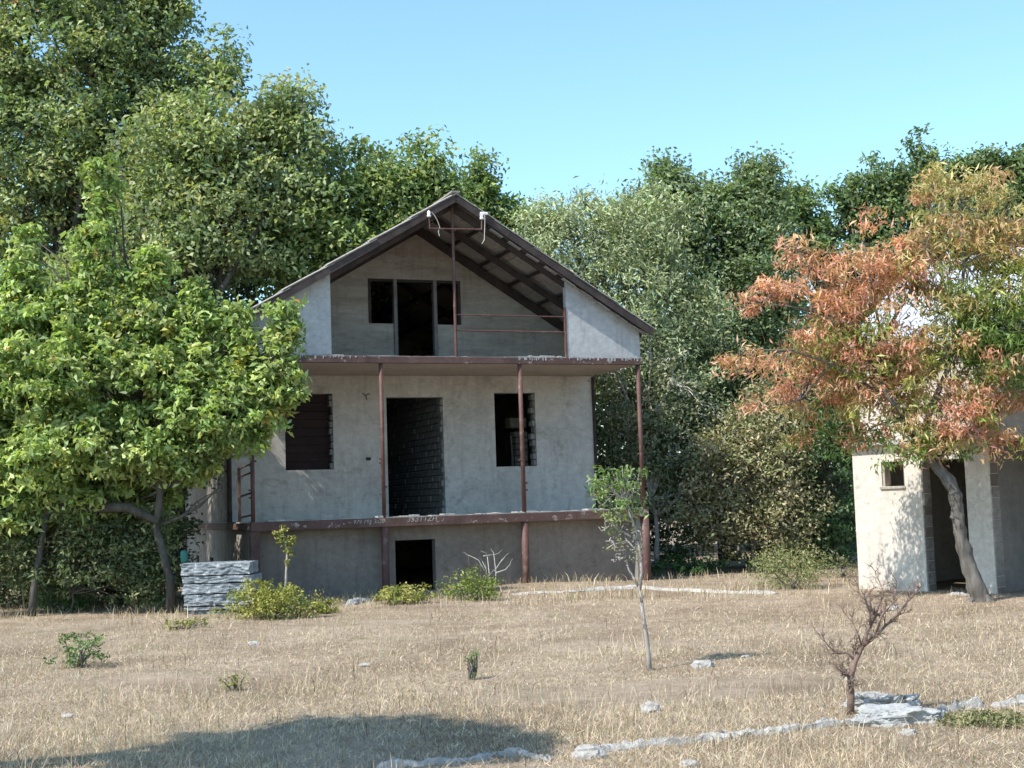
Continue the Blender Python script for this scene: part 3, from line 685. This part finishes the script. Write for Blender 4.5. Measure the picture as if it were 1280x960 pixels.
def tuft(name, label, u, v, rad, h, n, colors, cat='plant', L=.04, Wd=.014, D=None, flat=1, up=.5, mat='leaf_dull', lift=0, per=30, stems=14, group=None, sub='foliage', cr=None):
    g = G(u, v) if D is None else Vector((at(u, v, D).x, D, gz(at(u, v, D).x, D)))
    e = empty(name, g); tag(e, label, cat, group)
    lobes = [(Vector((rad*.45*random.uniform(-1, 1), rad*.4*random.uniform(-1, 1), h*.42+lift)), (rad*.75, rad*.65*flat, h*.5)) for _ in range(3)]
    lobes.append((Vector((0, 0, h*.45+lift)), (rad, rad*flat*.8, h*.5)))
    area = 4*pi*rad*h
    _, C = crown(sub, lobes, e, leaf=(L, Wd), per_m2=max(4, n/per/(4*area)), per=per, cr=cr or max(.05, min(rad, h)*.25), colors=colors, mat=mat, shell=.4, low=.0, upb=up)
    mb = MB()
    for i in rng.choice(len(C), min(stems, len(C)), replace=False):
        mb.tube(wob((random.uniform(-1, 1)*rad*.2, random.uniform(-1, 1)*rad*.2, -.03), C[i], 4, .15), taper(5, .012, .004), 4, False)
    mb.build('stems', 'grey_bark', e); return e
YG = [(.23, .25, .055), (.30, .30, .08), (.17, .20, .05), (.36, .34, .12)]
GR = [(.10, .17, .05), (.14, .22, .07), (.07, .12, .035)]
tuft('yellow_green_bush', 'large yellow green bush in front of the basement wall beside the slab stack', 343, 773, .66, .55, 6500, YG, 'bush', .06, .03)
tuft('yellow_green_bush', 'small low yellow green bush right of the large one, by the basement wall', 412, 766, .28, .22, 1200, YG, 'bush', .05, .026)
tuft('yellow_green_bush', 'low yellow green bush in front of the dark basement door', 500, 755, .50, .34, 3200, YG, 'bush', .055, .028)
tuft('yellow_green_bush', 'rounded green bush right of the basement door, beside the dead twigs', 592, 750, .52, .50, 4200, [(.20, .25, .06), (.26, .30, .08), (.15, .20, .05)], 'bush', .055, .026)
tuft('green_weed', 'bushy dark green weed standing in the grass at the left', 100, 834, .26, .44, 1800, GR, 'weed', .055, .018, per=24)
tuft('green_weed', 'small yellowish green weed in the grass just above the big shadow', 298, 863, .14, .17, 420, [(.22, .23, .07), (.28, .27, .10)], 'weed', .035, .012, per=20)
tuft('green_weed', 'low yellow green weed in front of the slab stack', 228, 786, .34, .16, 600, YG, 'weed', .05, .02, per=20)
tuft('green_weed', 'thin upright green weed in the middle of the grass', 590, 850, .08, .28, 50, GR, 'weed', .05, .010, per=14)
tuft('green_groundcover', 'flat patch of green ground cover at the right edge beside the kerb', 1232, 906, .34, .06, 2000, [(.19, .19, .09), (.26, .24, .12), (.15, .16, .07)], 'weed', .035, .012, per=20, flat=.8)
tuft('sunlit_bush', 'pale green bush in sunlight at the edge of the yard, left of the outbuilding', 985, 736, .74, .74, 9000, [(.22, .25, .10), (.28, .29, .13), (.17, .20, .08), (.36, .33, .20)], 'bush', .055, .018, per=26)
tuft('sunlit_bush', 'low dry grey green bush touching the left wall of the outbuilding', 1052, 722, .35, .42, 1600, [(.23, .23, .13), (.30, .28, .18), (.17, .18, .09)], 'bush', .05, .016)
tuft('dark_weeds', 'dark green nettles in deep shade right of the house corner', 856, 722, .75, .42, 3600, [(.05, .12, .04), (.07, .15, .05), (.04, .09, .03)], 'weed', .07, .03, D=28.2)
tuft('light_green_shrub', 'light green shrub at the foot of the dark thicket on the left', 195, 762, .40, .62, 1300, [(.13, .20, .08), (.18, .26, .11)], 'bush', .07, .03, D=24.3)
tuft('light_green_shrub', 'leafy pale green shrub beneath the bare branches at far left', 70, 768, .62, .62, 2600, [(.12, .19, .07), (.17, .25, .10), (.09, .14, .05)], 'bush', .08, .035, D=23.3)

# young plant with a swollen leafy top in front of the basement
def stem_plant():
    D = 22.3; e = empty('knobby_sapling', Vector((at(357, 735, D).x, D, gz(at(357, 735, D).x, D))))
    tag(e, 'thin sapling with yellow green leaf tufts along its stem, standing against the basement wall', 'sapling')
    L = lambda u, v, d=0: at(u, v, D+d)-e.location
    MB().tube([L(356, 760), L(357, 735), L(358, 712), L(359, 690), L(355, 672), L(352, 660)], [.025, .022, .02, .018, .014, .01], 6).build('trunk', 'pale_bark', e, smooth=True)
    lob = [(L(352, 663), (.08, .08, .09)), (L(352, 677), (.09, .08, .08)), (L(363, 680), (.09, .09, .09)), (L(360, 692), (.07, .07, .07)), (L(348, 668), (.06, .06, .06)), (L(359, 706), (.03, .03, .12)), (L(366, 672), (.05, .05, .05))]
    crown('crown', lob, e, leaf=(.05, .028), per_m2=140, per=9, cr=.04, colors=YG, mat='leaf_dull', shell=.3)
stem_plant()

def twiggy(name, label, cat, base, main, depth, tw_mat, n_child=3, r0=.03, child_len=.35, parent_name='trunk', twigs=0):
    e = empty(name, base); tag(e, label, cat); mb = MB(); tips = []
    for pts, r in main:
        P = [Vector(p) for p in pts]; mb.tube(P, taper(len(P), r, r*.35), 7); tips.append((P, r))
    mb.build(parent_name, tw_mat, e, smooth=True)
    tb = MB()
    def grow(p, d, L, r, k):
        q = [p]; dd = d.normalized(); n = 4
        for i in range(n):
            dd = (dd+Vector([random.uniform(-.4, .4) for _ in range(3)])).normalized(); q.append(q[-1]+dd*L/n)
        tb.tube(q, taper(n+1, r, r*.45), 5, False)
        if k > 0:
            for j in range(n_child):
                i = random.randint(1, n); nd = (dd+Vector([random.uniform(-.9, .9) for _ in range(3)])+Vector((0, 0, .25))).normalized()
                grow(q[i], nd, L*random.uniform(.5, .75), r*.6, k-1)
    for P, r in tips:
        for i in range(1, len(P)):
            for _ in range(2 if twigs else 1):
                d = (P[i]-P[i-1]).normalized()+Vector([random.uniform(-.8, .8) for _ in range(3)])+Vector((0, 0, .3))
                grow(P[i], d, child_len*random.uniform(.6, 1.1), max(.004, r*.35), depth)
    tb.build('twigs', tw_mat, e, smooth=True); return e

# dead shrub in the foreground
def dead_shrub():
    D = 10.0; b = G(1063, 893); D = b.y
    L = lambda u, v, d=0: at(u, v, D+d)-b
    main = [([L(1063, 896), L(1064, 870), L(1063, 848), L(1069, 826), L(1078, 808), L(1084, 790), L(1092, 775)], .030),
            ([L(1069, 826), L(1060, 816), L(1048, 817), L(1036, 808), L(1030, 801)], .011),
            ([L(1078, 808), L(1094, 795, .05), L(1106, 783, .1), L(1122, 768, .1), L(1132, 755, .08), L(1147, 738, .06)], .015),
            ([L(1088, 785), L(1088, 768, -.05), L(1082, 750, -.08), L(1076, 745, -.1)], .012),
            ([L(1092, 775), L(1098, 758, .02), L(1104, 742, .05), L(1100, 727, .05)], .010),
            ([L(1094, 795), L(1102, 770, -.08), L(1118, 752, -.1), L(1120, 735, -.1)], .009),
            ([L(1063, 850), L(1058, 842), L(1052, 836)], .008),
            ([L(1078, 808), L(1072, 792, -.04), L(1066, 779, -.04)], .008)]
    random.seed(3); twiggy('dead_shrub', 'dead leafless shrub with dark gnarled branches in the right foreground', 'dead shrub', b, main, 3, 'reddish_twig', 3, child_len=.12, twigs=1)
    # a few rusty dead leaves
dead_shrub()
def dead_twigs():
    b = G(612, 742); D = b.y; L = lambda u, v, d=0: at(u, v, D+d)-b
    main = [([L(611, 742), L(612, 720), L(609, 694)], .014), ([L(619, 742), L(620, 715), L(617, 691)], .013), ([L(611, 722), L(598, 700), L(586, 694), L(585, 702)], .010),
            ([L(604, 695), L(618, 693)], .009), ([L(618, 714), L(626, 702), L(630, 698)], .010), ([L(620, 716), L(632, 712), L(637, 706)], .010), ([L(606, 742), L(608, 712), L(602, 700)], .010)]
    random.seed(5); twiggy('dead_twigs', 'cluster of bleached dead sticks beside the rounded bush at the basement wall', 'dead shrub', b, main, 0, 'dry_twig', 1, child_len=.15)
dead_twigs()

def green_sapling():
    b = G(812, 838); D = b.y; L = lambda u, v, d=0: at(u, v, D+d)-b
    e = empty('leafy_sapling', b); tag(e, 'slim crooked sapling with a bright green leaf tuft in front of the right veranda corner', 'sapling')
    T = MB()
    T.tube([L(812, 842), L(811, 820), L(808, 795), L(804, 770), L(801, 745), L(798, 732)], [.028, .022, .020, .018, .015, .013], 8)
    T.build('trunk', 'pale_bark', e, smooth=True)
    Bm = MB()
    Bm.tube([L(799, 735), L(792, 722), L(786, 712), L(783, 702)], [.013, .011, .009, .007], 6)
    Bm.tube([L(800, 738), L(802, 715), L(800, 690), L(797, 672), L(790, 650), L(778, 620), L(770, 590)], [.015, .014, .013, .013, .012, .009, .005], 6)
    Bm.tube([L(798, 676), L(784, 668), L(772, 662), L(764, 652), L(756, 650)], [.010, .011, .012, .010, .006], 6)
    Bm.tube([L(764, 656), L(752, 664), L(748, 658)], [.007, .006, .004], 5)
    Bm.tube([L(797, 690), L(784, 676), L(768, 680), L(758, 686)], [.009, .009, .007, .005], 6)
    Bm.tube([L(800, 700), L(803, 680), L(800, 664)], [.008, .006, .004], 5)
    random.seed(8)
    for _ in range(46):
        u = random.uniform(752, 806); v = random.uniform(655, 702); a = L(u, v, random.uniform(-.1, .1)); Bm.tube(wob(a, a+Vector((random.uniform(-.09, .09), random.uniform(-.06, .06), random.uniform(-.04, .09))), 4, .5), taper(5, .006, .003), 4, False)
    for _ in range(40):
        a = L(785+random.uniform(-6, 6), random.uniform(600, 655)); Bm.tube(wob(a, L(random.uniform(742, 800), random.uniform(580, 640), random.uniform(-.15, .15)), 4, .2), taper(5, .006, .002), 4, False)
    Bm.build('branches', 'pale_bark', e, smooth=True)
    lob = [(L(768, 608), (.22, .2, .23)), (L(784, 596), (.14, .15, .14)), (L(746, 596), (.09, .1, .12)), (L(775, 640), (.19, .17, .14)), (L(758, 655), (.11, .1, .09)), (L(792, 615), (.10, .12, .15)), (L(752, 612), (.12, .12, .14))]
    crown('crown', lob, e, leaf=(.06, .019), per_m2=36, per=15, cr=.075, colors=[(.17, .245, .08), (.22, .30, .12), (.12, .18, .06), (.29, .34, .17)], shell=.3, rnd=1.0)
    lob2 = [(L(795, 690), (.09, .08, .12)), (L(770, 685), (.16, .08, .07)), (L(798, 665), (.06, .06, .07))]
    crown('dry_leaves', lob2, e, leaf=(.035, .014), per_m2=60, per=6, cr=.05, colors=[(.28, .28, .14), (.33, .30, .20), (.24, .26, .11)], shell=.3, mat='leaf_dull')
green_sapling()

# ------------------------------------------------------------------ trees
OAK = dict(leaf=(.165, .08), per_m2=3.6, per=52, cr=.46, shell=.38, mat='leaf')
def oak(label, spec, D, tp, r, cols, w=None, group='oaks rising behind the house', odd=None, depth=.8, **kw):
    d = dict(OAK); d.update(colors=cols, w=w, odd=odd); d.update(kw)
    return make_tree('oak_tree', label, 'tree', spec, D, tp, r, group, depth, 90, 'oak_bark', limb_r=.10, twig_r=.014, crown_kw=d)
OC1 = [(.125, .17, .07), (.165, .21, .085), (.095, .14, .058), (.22, .25, .10)]
OC2 = [(.14, .185, .075), (.18, .22, .09), (.11, .15, .065), (.23, .25, .11)]
oak('tallest dark green oak filling the top left corner', [(60, 70, 125, 105), (145, 66, 72, 74), (30, 220, 120, 110), (150, 190, 110, 95), (250, 115, 45, 50), (-80, 120, 120, 140), (190, 25, 26, 38), (90, -40, 110, 60)], 34, (75, 80, 330), .32, OC1, odd=(.006, (.45, .13, .07)))
oak('oak behind the bright front tree, its crown just left of the roof slope', [(302, 182, 70, 58), (345, 222, 76, 70), (240, 200, 90, 80), (375, 152, 14, 30), (270, 285, 100, 75), (200, 320, 90, 70)], 32, (215, 230, 380), .25, OC2, per_m2=3.5)
oak('yellowish green oak directly above the left roof slope', [(475, 240, 64, 56), (420, 262, 80, 75), (515, 240, 36, 45), (450, 320, 100, 65), (375, 330, 80, 60), (545, 225, 12, 16), (540, 290, 30, 30)], 33, (420, 430, 400), .24, [(.15, .20, .055), (.19, .24, .07), (.11, .155, .05)], per_m2=3.5)
oak('dark oak mostly hidden behind the house, one sprig showing right of the ridge', [(655, 290, 42, 24), (590, 240, 13, 13), (625, 330, 60, 50), (600, 262, 8, 18)], 36, (620, 620, 380), .2, [(.10, .15, .045), (.13, .18, .05)], cr=.3)
RG = 'trees of the wood to the right of the house'
make_tree('willow_tree', 'pale silvery green willow just right of the roof', 'tree', [(735, 315, 75, 55), (790, 390, 75, 95), (855, 455, 65, 85), (690, 300, 38, 32), (800, 300, 60, 50), (760, 470, 50, 70)], 31, (800, 800, 470), .16, RG, .8, 130, 'grey_bark', .06, .012,
          dict(leaf=(.14, .04), gain=1.6, per_m2=5, per=64, cr=.42, colors=[(.20, .235, .12), (.25, .28, .15), (.15, .18, .09), (.21, .24, .105)], shell=.45, mat='leaf_dull', rnd=1.0))
oak('broad dense grey green tree in the middle of the right hand wood', [(855, 275, 60, 46), (925, 288, 56, 54), (880, 350, 85, 85), (950, 340, 48, 90), (930, 440, 70, 90), (842, 242, 20, 24), (800, 285, 40, 28), (945, 240, 18, 20)], 34, (910, 905, 460), .25, [(.11, .15, .07), (.14, .185, .085), (.085, .12, .055)], group=RG, gain=1.65, leaf=(.14, .07), per_m2=4.6, per=64)
oak('thin crowned tree with sky gaps between the dense tree and the orange one', [(1025, 270, 48, 38), (1105, 265, 42, 40), (1060, 320, 70, 50), (995, 295, 35, 45), (1070, 240, 24, 20)], 37, (1060, 1060, 430), .2, [(.10, .15, .055), (.075, .115, .045), (.13, .18, .06)], group=RG, per_m2=3.0, per=44, cr=.36)
oak('tall dark tree rising behind the orange one at the right edge', [(1175, 222, 34, 32), (1250, 215, 34, 26), (1205, 280, 70, 60), (1275, 260, 50, 60), (1130, 290, 40, 50), (1330, 240, 50, 60)], 37, (1215, 1215, 430), .24, [(.09, .135, .05), (.07, .11, .045), (.12, .165, .055)], group=RG, per_m2=3.6, per=50, cr=.38)
def shrub(label, spec, D, tp, cols, per_m2=5, per=60, leaf=(.11, .05), cr=.33, ntw=110, bark='grey_bark', mat='leaf_dull', group='undergrowth shrubs right of the house', depth=.8, r=.06, name='tall_shrub', twig_r=.011):
    return make_tree(name, label, 'shrub', spec, D, tp, r, group, depth, ntw, bark, r*.7, twig_r, dict(leaf=leaf, per_m2=per_m2, per=per, cr=cr, colors=cols, shell=.4, mat=mat, rnd=1.0, low=.05), stem_name='stem')
shrub('twiggy grey green shrub with bare branches behind the right veranda post', [(795, 500, 60, 80), (850, 550, 75, 75), (780, 600, 50, 60), (860, 620, 50, 60)], 29.5, (820, 815, 600), [(.12, .145, .075), (.16, .18, .10), (.09, .11, .055), (.20, .21, .14)], per_m2=4, per=50, ntw=420, bark='dry_twig', twig_r=.013)
shrub('brownish olive shrub in the middle of the undergrowth', [(935, 590, 62, 70), (975, 640, 45, 60), (900, 655, 48, 50), (960, 560, 50, 50)], 28.5, (940, 940, 640), [(.20, .18, .095), (.24, .21, .12), (.15, .15, .07), (.17, .18, .08)], per_m2=5.5, leaf=(.10, .045), ntw=180)
shrub('dark green shrub between the olive shrub and the outbuilding', [(1035, 590, 48, 95), (1045, 680, 46, 45), (1080, 480, 70, 90), (1010, 520, 50, 60)], 29.5, (1040, 1040, 640), [(.07, .125, .05), (.055, .10, .045), (.10, .165, .06)], per_m2=5.5)
shrub('dark shrub filling the gap above the nettles', [(880, 500, 80, 70), (970, 490, 70, 70), (840, 660, 60, 50), (1000, 700, 60, 30)], 31, (900, 900, 600), [(.06, .095, .04), (.08, .12, .05), (.05, .08, .035)], per_m2=5)
LG = 'thicket shrubs in the shade at the left'
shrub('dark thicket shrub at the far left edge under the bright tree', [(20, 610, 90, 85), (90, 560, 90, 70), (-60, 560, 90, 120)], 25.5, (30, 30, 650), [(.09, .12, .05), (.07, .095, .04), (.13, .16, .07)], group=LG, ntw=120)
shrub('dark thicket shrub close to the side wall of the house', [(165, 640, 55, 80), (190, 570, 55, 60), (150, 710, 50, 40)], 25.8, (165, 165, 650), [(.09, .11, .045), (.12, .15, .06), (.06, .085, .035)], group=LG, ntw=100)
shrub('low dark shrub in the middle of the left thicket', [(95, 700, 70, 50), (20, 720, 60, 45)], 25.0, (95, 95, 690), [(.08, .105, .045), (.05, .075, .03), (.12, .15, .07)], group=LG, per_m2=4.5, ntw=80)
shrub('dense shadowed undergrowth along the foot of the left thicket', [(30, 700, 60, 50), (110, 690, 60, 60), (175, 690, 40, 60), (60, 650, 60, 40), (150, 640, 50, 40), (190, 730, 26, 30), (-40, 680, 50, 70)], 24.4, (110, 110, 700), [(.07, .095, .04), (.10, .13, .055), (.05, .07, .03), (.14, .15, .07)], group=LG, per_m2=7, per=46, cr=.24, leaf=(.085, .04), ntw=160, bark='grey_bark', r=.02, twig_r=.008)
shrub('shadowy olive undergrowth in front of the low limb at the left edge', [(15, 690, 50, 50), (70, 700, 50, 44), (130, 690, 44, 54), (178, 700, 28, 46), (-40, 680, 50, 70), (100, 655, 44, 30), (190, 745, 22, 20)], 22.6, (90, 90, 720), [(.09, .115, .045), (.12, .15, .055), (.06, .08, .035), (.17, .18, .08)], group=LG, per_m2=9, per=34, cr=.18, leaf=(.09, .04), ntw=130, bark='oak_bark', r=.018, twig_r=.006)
# woodland mass behind everything
lob = []
for k in range(46):
    u = -160+k*36; D = 41+random.uniform(-1.5, 3); v = random.uniform(560, 600); c = at(u, v, D); lob.append((c, (1.5, 1.2, 2.2)))
    v = (random.uniform(420, 480) if not 560 < u < 830 else random.uniform(430, 480)); lob.append((at(u, v, D), (1.5, 1.2, 1.8)))
lob += [(at(u, random.uniform(300, 380), 41), (1.9, 1.3, 2.0)) for u in (-120, -40, 40, 110, 180, 250, 330, 400, 480)]
o, _ = crown('distant_wood', lob, None, leaf=(.24, .14), per_m2=1.4, per=30, cr=.6, colors=[(.045, .075, .03), (.06, .095, .038), (.035, .06, .028)], shell=.5, mat='leaf_dull')
tag(o, 'dark mass of leafy wood behind the separate trees', 'wood', kind='stuff')

shrub('small leafy tree added beside the left side wall to dapple it with shade', [(120, 470, 60, 60), (60, 430, 70, 70), (150, 540, 32, 50), (90, 380, 60, 60), (95, 560, 45, 40), (100, 460, 70, 60, -1.6), (140, 430, 50, 50, -1.2), (105, 450, 60, 60, -3.2), (175, 440, 40, 50, -.6), (135, 480, 50, 60, -.5), (165, 520, 40, 50, -.3), (60, 420, 60, 60), (150, 450, 50, 50, -1), (130, 520, 50, 40, -1)], 29.3, (100, 105, 600), OC1, group=None, per_m2=5, per=40, leaf=(.15, .07), cr=.3, name='shade_tree', mat='leaf')  # added tree; its leaves throw the dapple on the side wall
# bare sticks in the left thicket
random.seed(12)
for k, (u, v0, v1, du, lab) in enumerate(((88, 740, 570, -60, 'bare grey leaning branch shrub nearest the left edge'), (100, 750, 600, 40, 'bare grey forked stick shrub left of the slab stack'), (30, 740, 590, 60, 'bare pale stick shrub low in the left corner of the thicket'))):
    D = 23.6+k*.2; b = Vector((at(u, v0, D).x, D, gz(at(u, v0, D).x, D))); L = lambda uu, vv, d=0: at(uu, vv, D+d)-b
    main = [([L(u, v0+20), L(u-4, 690), L(u+du*.3, 640), L(u+du*.6, (v1+640)/2), L(u+du, v1)], .016), ([L(u-4, 690), L(u+14, 660), L(u+26, 620), L(u+20, 590)], .014), ([L(u, 720), L(u-20, 680), L(u-38, 650), L(u-70, 635)], .013)]
    e = twiggy('bare_shrub', lab, 'dead shrub', b, main, 1, 'dry_twig', 2, child_len=.5)

# bright broad-leaved tree at left
def bright_tree():
    D = 22.3
    spec = [(110, 480, 115, 72), (20, 440, 72, 70), (212, 468, 76, 54), (296, 474, 54, 46), (265, 520, 80, 45), (110, 560, 120, 55), (335, 484, 32, 36), (20, 560, 80, 60), (-70, 480, 90, 110),
            (134, 232, 6, 16), (128, 262, 12, 24), (122, 305, 17, 34), (112, 350, 26, 34), (30, 310, 9, 20), (36, 345, 15, 26), (24, 385, 30, 30), (301, 395, 6, 16), (300, 415, 14, 20), (357, 412, 6, 14), (356, 435, 13, 18), (185, 405, 44, 28), (100, 400, 55, 34), (236, 410, 26, 18), (188, 358, 12, 18), (194, 335, 5, 10), (250, 382, 9, 14), (368, 470, 10, 22), (70, 375, 14, 22), (160, 380, 14, 20), (205, 575, 60, 30), (290, 545, 45, 28), (216, 460, 56, 56, 2.6), (165, 440, 66, 56, 2.2), (110, 480, 90, 76, 3), (235, 440, 40, 36, 2.4), (150, 540, 80, 60, 2.8), (60, 610, 90, 40, .5), (160, 610, 50, 28, .6), (100, 625, 60, 30, .3), (185, 640, 26, 34, .7), (10, 640, 60, 36, .2), (140, 655, 36, 26, .9), (240, 590, 26, 16, .3)]  # rear lobes added behind the visible crown to shade the house walls
    def cf(C):
        n = len(C); c = pal(n, [(.20, .265, .09), (.255, .32, .12), (.14, .20, .065), (.315, .36, .15)])
        k = rng.random(n) < .03; c[k] = (.36, .33, .09); return c
    e = make_tree('broadleaf_tree', 'bright yellow green broad leaved tree covering the left corner of the house', 'tree', spec, D, (213, 180, 500), .075, None, .75, 150, 'oak_bark', .03, .008,
                  dict(leaf=(.145, .062), per_m2=16, per=30, cr=.17, gain=1.36, lumpy=.25, colfn=cf, shell=.4, rnd=.75, upb=.7, droop=.5, jit=.25, odd=(.004, (.5, .28, .09))), sprigs=1)
    L = lambda u, v, d=0: at(u, v, D+d)-e.location
    mb = MB(); mb.tube([L(-60, 655), L(20, 640), L(90, 634), L(160, 634), L(198, 652)], [.14, .12, .10, .085, .06], 8)
    mb.tube([L(205, 655), L(228, 645), L(250, 632), L(268, 615), L(276, 606)], [.035, .028, .022, .014, .006], 6)
    mb.tube([L(228, 645), L(245, 628), L(262, 618), L(285, 612)], [.016, .012, .009, .005], 5)
    mb.tube([L(60, 636), L(50, 690), L(42, 740), L(40, 770)], [.05, .05, .06, .07], 7)
    mb.build('low_limb', 'oak_bark', e, smooth=True)
bright_tree()

# orange and green autumn tree in front of the outbuilding
def autumn_tree():
    D = 19.3; b = G(1228, 752); b.z -= .03; DB = b.y
    e = empty('autumn_tree', b); tag(e, 'autumn tree with orange, pink and green leaflets and a bent grey trunk before the outbuilding', 'tree')
    L = lambda u, v, d=0: at(u, v, D+d)-b
    LB = lambda u, v, d=0: at(u, v, DB+d)-b
    T = MB(); T.tube(*finer([LB(1229, 756), LB(1222, 738), LB(1209, 700), LB(1200, 665), LB(1197, 640), LB(1195, 622), LB(1188, 605), LB(1176, 590), LB(1162, 574), L(1148, 556)], [.17, .12, .10, .094, .088, .09, .085, .078, .07, .065]), 18)
    T.tube([LB(1196, 648), LB(1190, 647, -.05), LB(1188, 646, -.08)], [.05, .03, .01], 8)
    for p in ((-1, 0), (1, .3), (.4, -.8)):
        T.tube([Vector((0, 0, .12)), Vector((p[0]*.16, p[1]*.16, .05)), Vector((p[0]*.3, p[1]*.3, -.04))], [.08, .05, .025], 7)
    T.gnarl(.035, 7).gnarl(.014, 22); T.build('trunk', 'grey_bark', e, smooth=True)
    Bm = MB(); tips = []
    for pts, r in (([(1148, 556), (1130, 520), (1110, 495), (1098, 465), (1102, 425)], .055), ([(1110, 495), (1080, 480), (1040, 455), (990, 438), (925, 437)], .03), ([(1148, 556), (1168, 500), (1190, 450), (1200, 400), (1205, 330), (1200, 250)], .05),
                   ([(1190, 450), (1230, 400), (1255, 340), (1260, 260)], .035), ([(1170, 575), (1210, 540), (1245, 520), (1275, 480)], .035), ([(1098, 465), (1060, 400), (1020, 350), (995, 310)], .03), ([(1102, 425), (1090, 360), (1080, 300), (1079, 275)], .022),
                   ([(1060, 400), (1000, 385), (950, 378)], .02), ([(1040, 455), (1000, 500), (960, 508)], .016), ([(1102, 425), (1140, 360), (1160, 300), (1165, 240)], .03), ([(1200, 400), (1240, 440), (1280, 460)], .02)):
        P = [L(u, v, random.uniform(-.35, .35) if i else 0) for i, (u, v) in enumerate(pts)]
        P[0] = L(*pts[0]); Bm.tube(P, taper(len(P), r, r*.3), 7); tips += P[1:]
    spec = [(995, 325, 22, 34), (985, 370, 40, 28), (945, 378, 22, 22), (1079, 275, 10, 18), (1040, 340, 45, 28), (1090, 355, 50, 38), (1010, 430, 45, 40, .4), (950, 455, 35, 22), (905, 458, 14, 10), (990, 490, 40, 40, .9), (1040, 400, 55, 40), (1000, 540, 30, 22, 1.1),
            (1130, 330, 40, 45), (1175, 250, 48, 44), (1165, 300, 50, 45), (1245, 240, 42, 42), (1240, 310, 55, 50), (1200, 380, 40, 40), (1250, 400, 50, 50), (1290, 330, 60, 90), (1230, 430, 50, 30), (1060, 500, 40, 40, 1.0), (1110, 460, 35, 25, .6), (1080, 550, 45, 18, .8), (1140, 565, 45, 16), (1155, 420, 26, 26),
            (1200, 480, 30, 28), (1255, 485, 35, 34), (1170, 545, 40, 22), (1190, 558, 36, 20), (1262, 552, 26, 16), (1225, 562, 26, 14), (1040, 455, 40, 30, 1.1), (1100, 400, 35, 25), (940, 508, 9, 7), (1120, 520, 40, 22), (1290, 470, 40, 60), (1095, 440, 46, 32), (1150, 470, 45, 34), (1225, 500, 46, 30), (1190, 425, 40, 30), (1110, 495, 50, 28, .4), (1180, 510, 40, 22), (1060, 440, 30, 26), (1265, 430, 40, 50), (1215, 455, 50, 26), (1135, 350, 40, 28), (1105, 430, 50, 26), (1190, 395, 34, 30), (1165, 340, 30, 30), (1090, 480, 50, 26), (1145, 455, 50, 30, .4), (1230, 380, 40, 40), (1210, 530, 40, 24)]
    lobes = [(Vector(c)-b, r) for c, r in px_lobes(spec, D, 1.0)]
    # palette follows where each spray sits in the crown
    lu = np.array([s[:2] for s in spec])
    def cf(C):
        n = len(C); W3 = C+np.array(b); q = (W3-CAMP)@RR.T; u = 640+F_PX*q[:, 0]/q[:, 2]; v = 480-F_PX*q[:, 1]/q[:, 2]
        u = u+rng.normal(size=n)*22; v = v+rng.normal(size=n)*18
        OR = [(.56, .28, .19), (.62, .35, .25), (.50, .24, .17), (.57, .37, .22)]; OCH = [(.42, .36, .16), (.46, .38, .19), (.36, .33, .14), (.46, .29, .16)]
        GY = [(.26, .30, .08), (.33, .34, .11), (.21, .26, .07)]; GN = [(.13, .20, .05), (.17, .25, .07), (.10, .16, .045)]
        c = pal(n, OR)
        def put(mask, P, pr=1):
            k = mask & (rng.random(n) < pr); c[k] = pal(k.sum(), P)
        put((u > 1135), OCH, .85); put((u > 1170) & (v > 330), GY, .8); put((u > 1190) & (v > 400) & (v < 470), GN, .8)
        put((v > 540) & (u < 1170) & (u > 1010), GN, .75); put((v > 500) & (v < 545) & (u < 1100), OCH, .6); put((v > 470) & (u > 1180), OR, .8)
        put((u > 1020) & (u < 1130) & (v > 400) & (v < 500), GY, .45); put((u > 1100) & (v > 540) & (u < 1240), GN, .55); put((u > 1150) & (u < 1190) & (v > 530), OCH, .8)
        return c
    _, C = crown('crown', lobes, e, leaf=(.13, .028), per_m2=7.6, per=40, cr=.19, colfn=cf, shell=.25, droop=1.3, rnd=.9, upb=.4, jit=.25)
    Tp = np.array([tuple(x) for x in tips])
    for i in rng.choice(len(C), 260, replace=False):
        j = np.argmin(((Tp-C[i])**2).sum(1)); Bm.tube(wob(Tp[j], Vector(C[i]), 4, .14, .03), taper(5, .012, .004), 4, False)
    Bm.build('branches', 'grey_bark', e, smooth=True)
autumn_tree()

# tree out of frame at the left foreground; only its shadow reaches the picture
b = Vector((-6.1, 7.1, gz(-6.1, 7.1))); e = empty('roadside_tree', b); tag(e, 'leafy tree just outside the left edge whose shadow lies on the near grass', 'tree')
lob = [(Vector((x, y, z+1.0)), r) for x, y, z, r in ((.3, -.1, 4.6, (.5, .5, .5)), (.8, .2, 4.7, (.7, .7, .6)), (1.5, .1, 4.6, (.6, .6, .5)), (.7, -.9, 4.6, (.8, .7, .6)), (1.5, -.7, 4.8, (.7, .6, .5)), (2.1, -.5, 4.5, (.3, .35, .3)), (.1, -.6, 4.4, (.25, .25, .3)))]
_, C = crown('crown', lob, e, leaf=(.14, .08), per_m2=13, per=34, cr=.2, colors=OC2, shell=.2)
trunk_and_limbs((0, 0, 0), (0, 0, 4.6), .14, lob, C, e, 'grey_bark', 40)
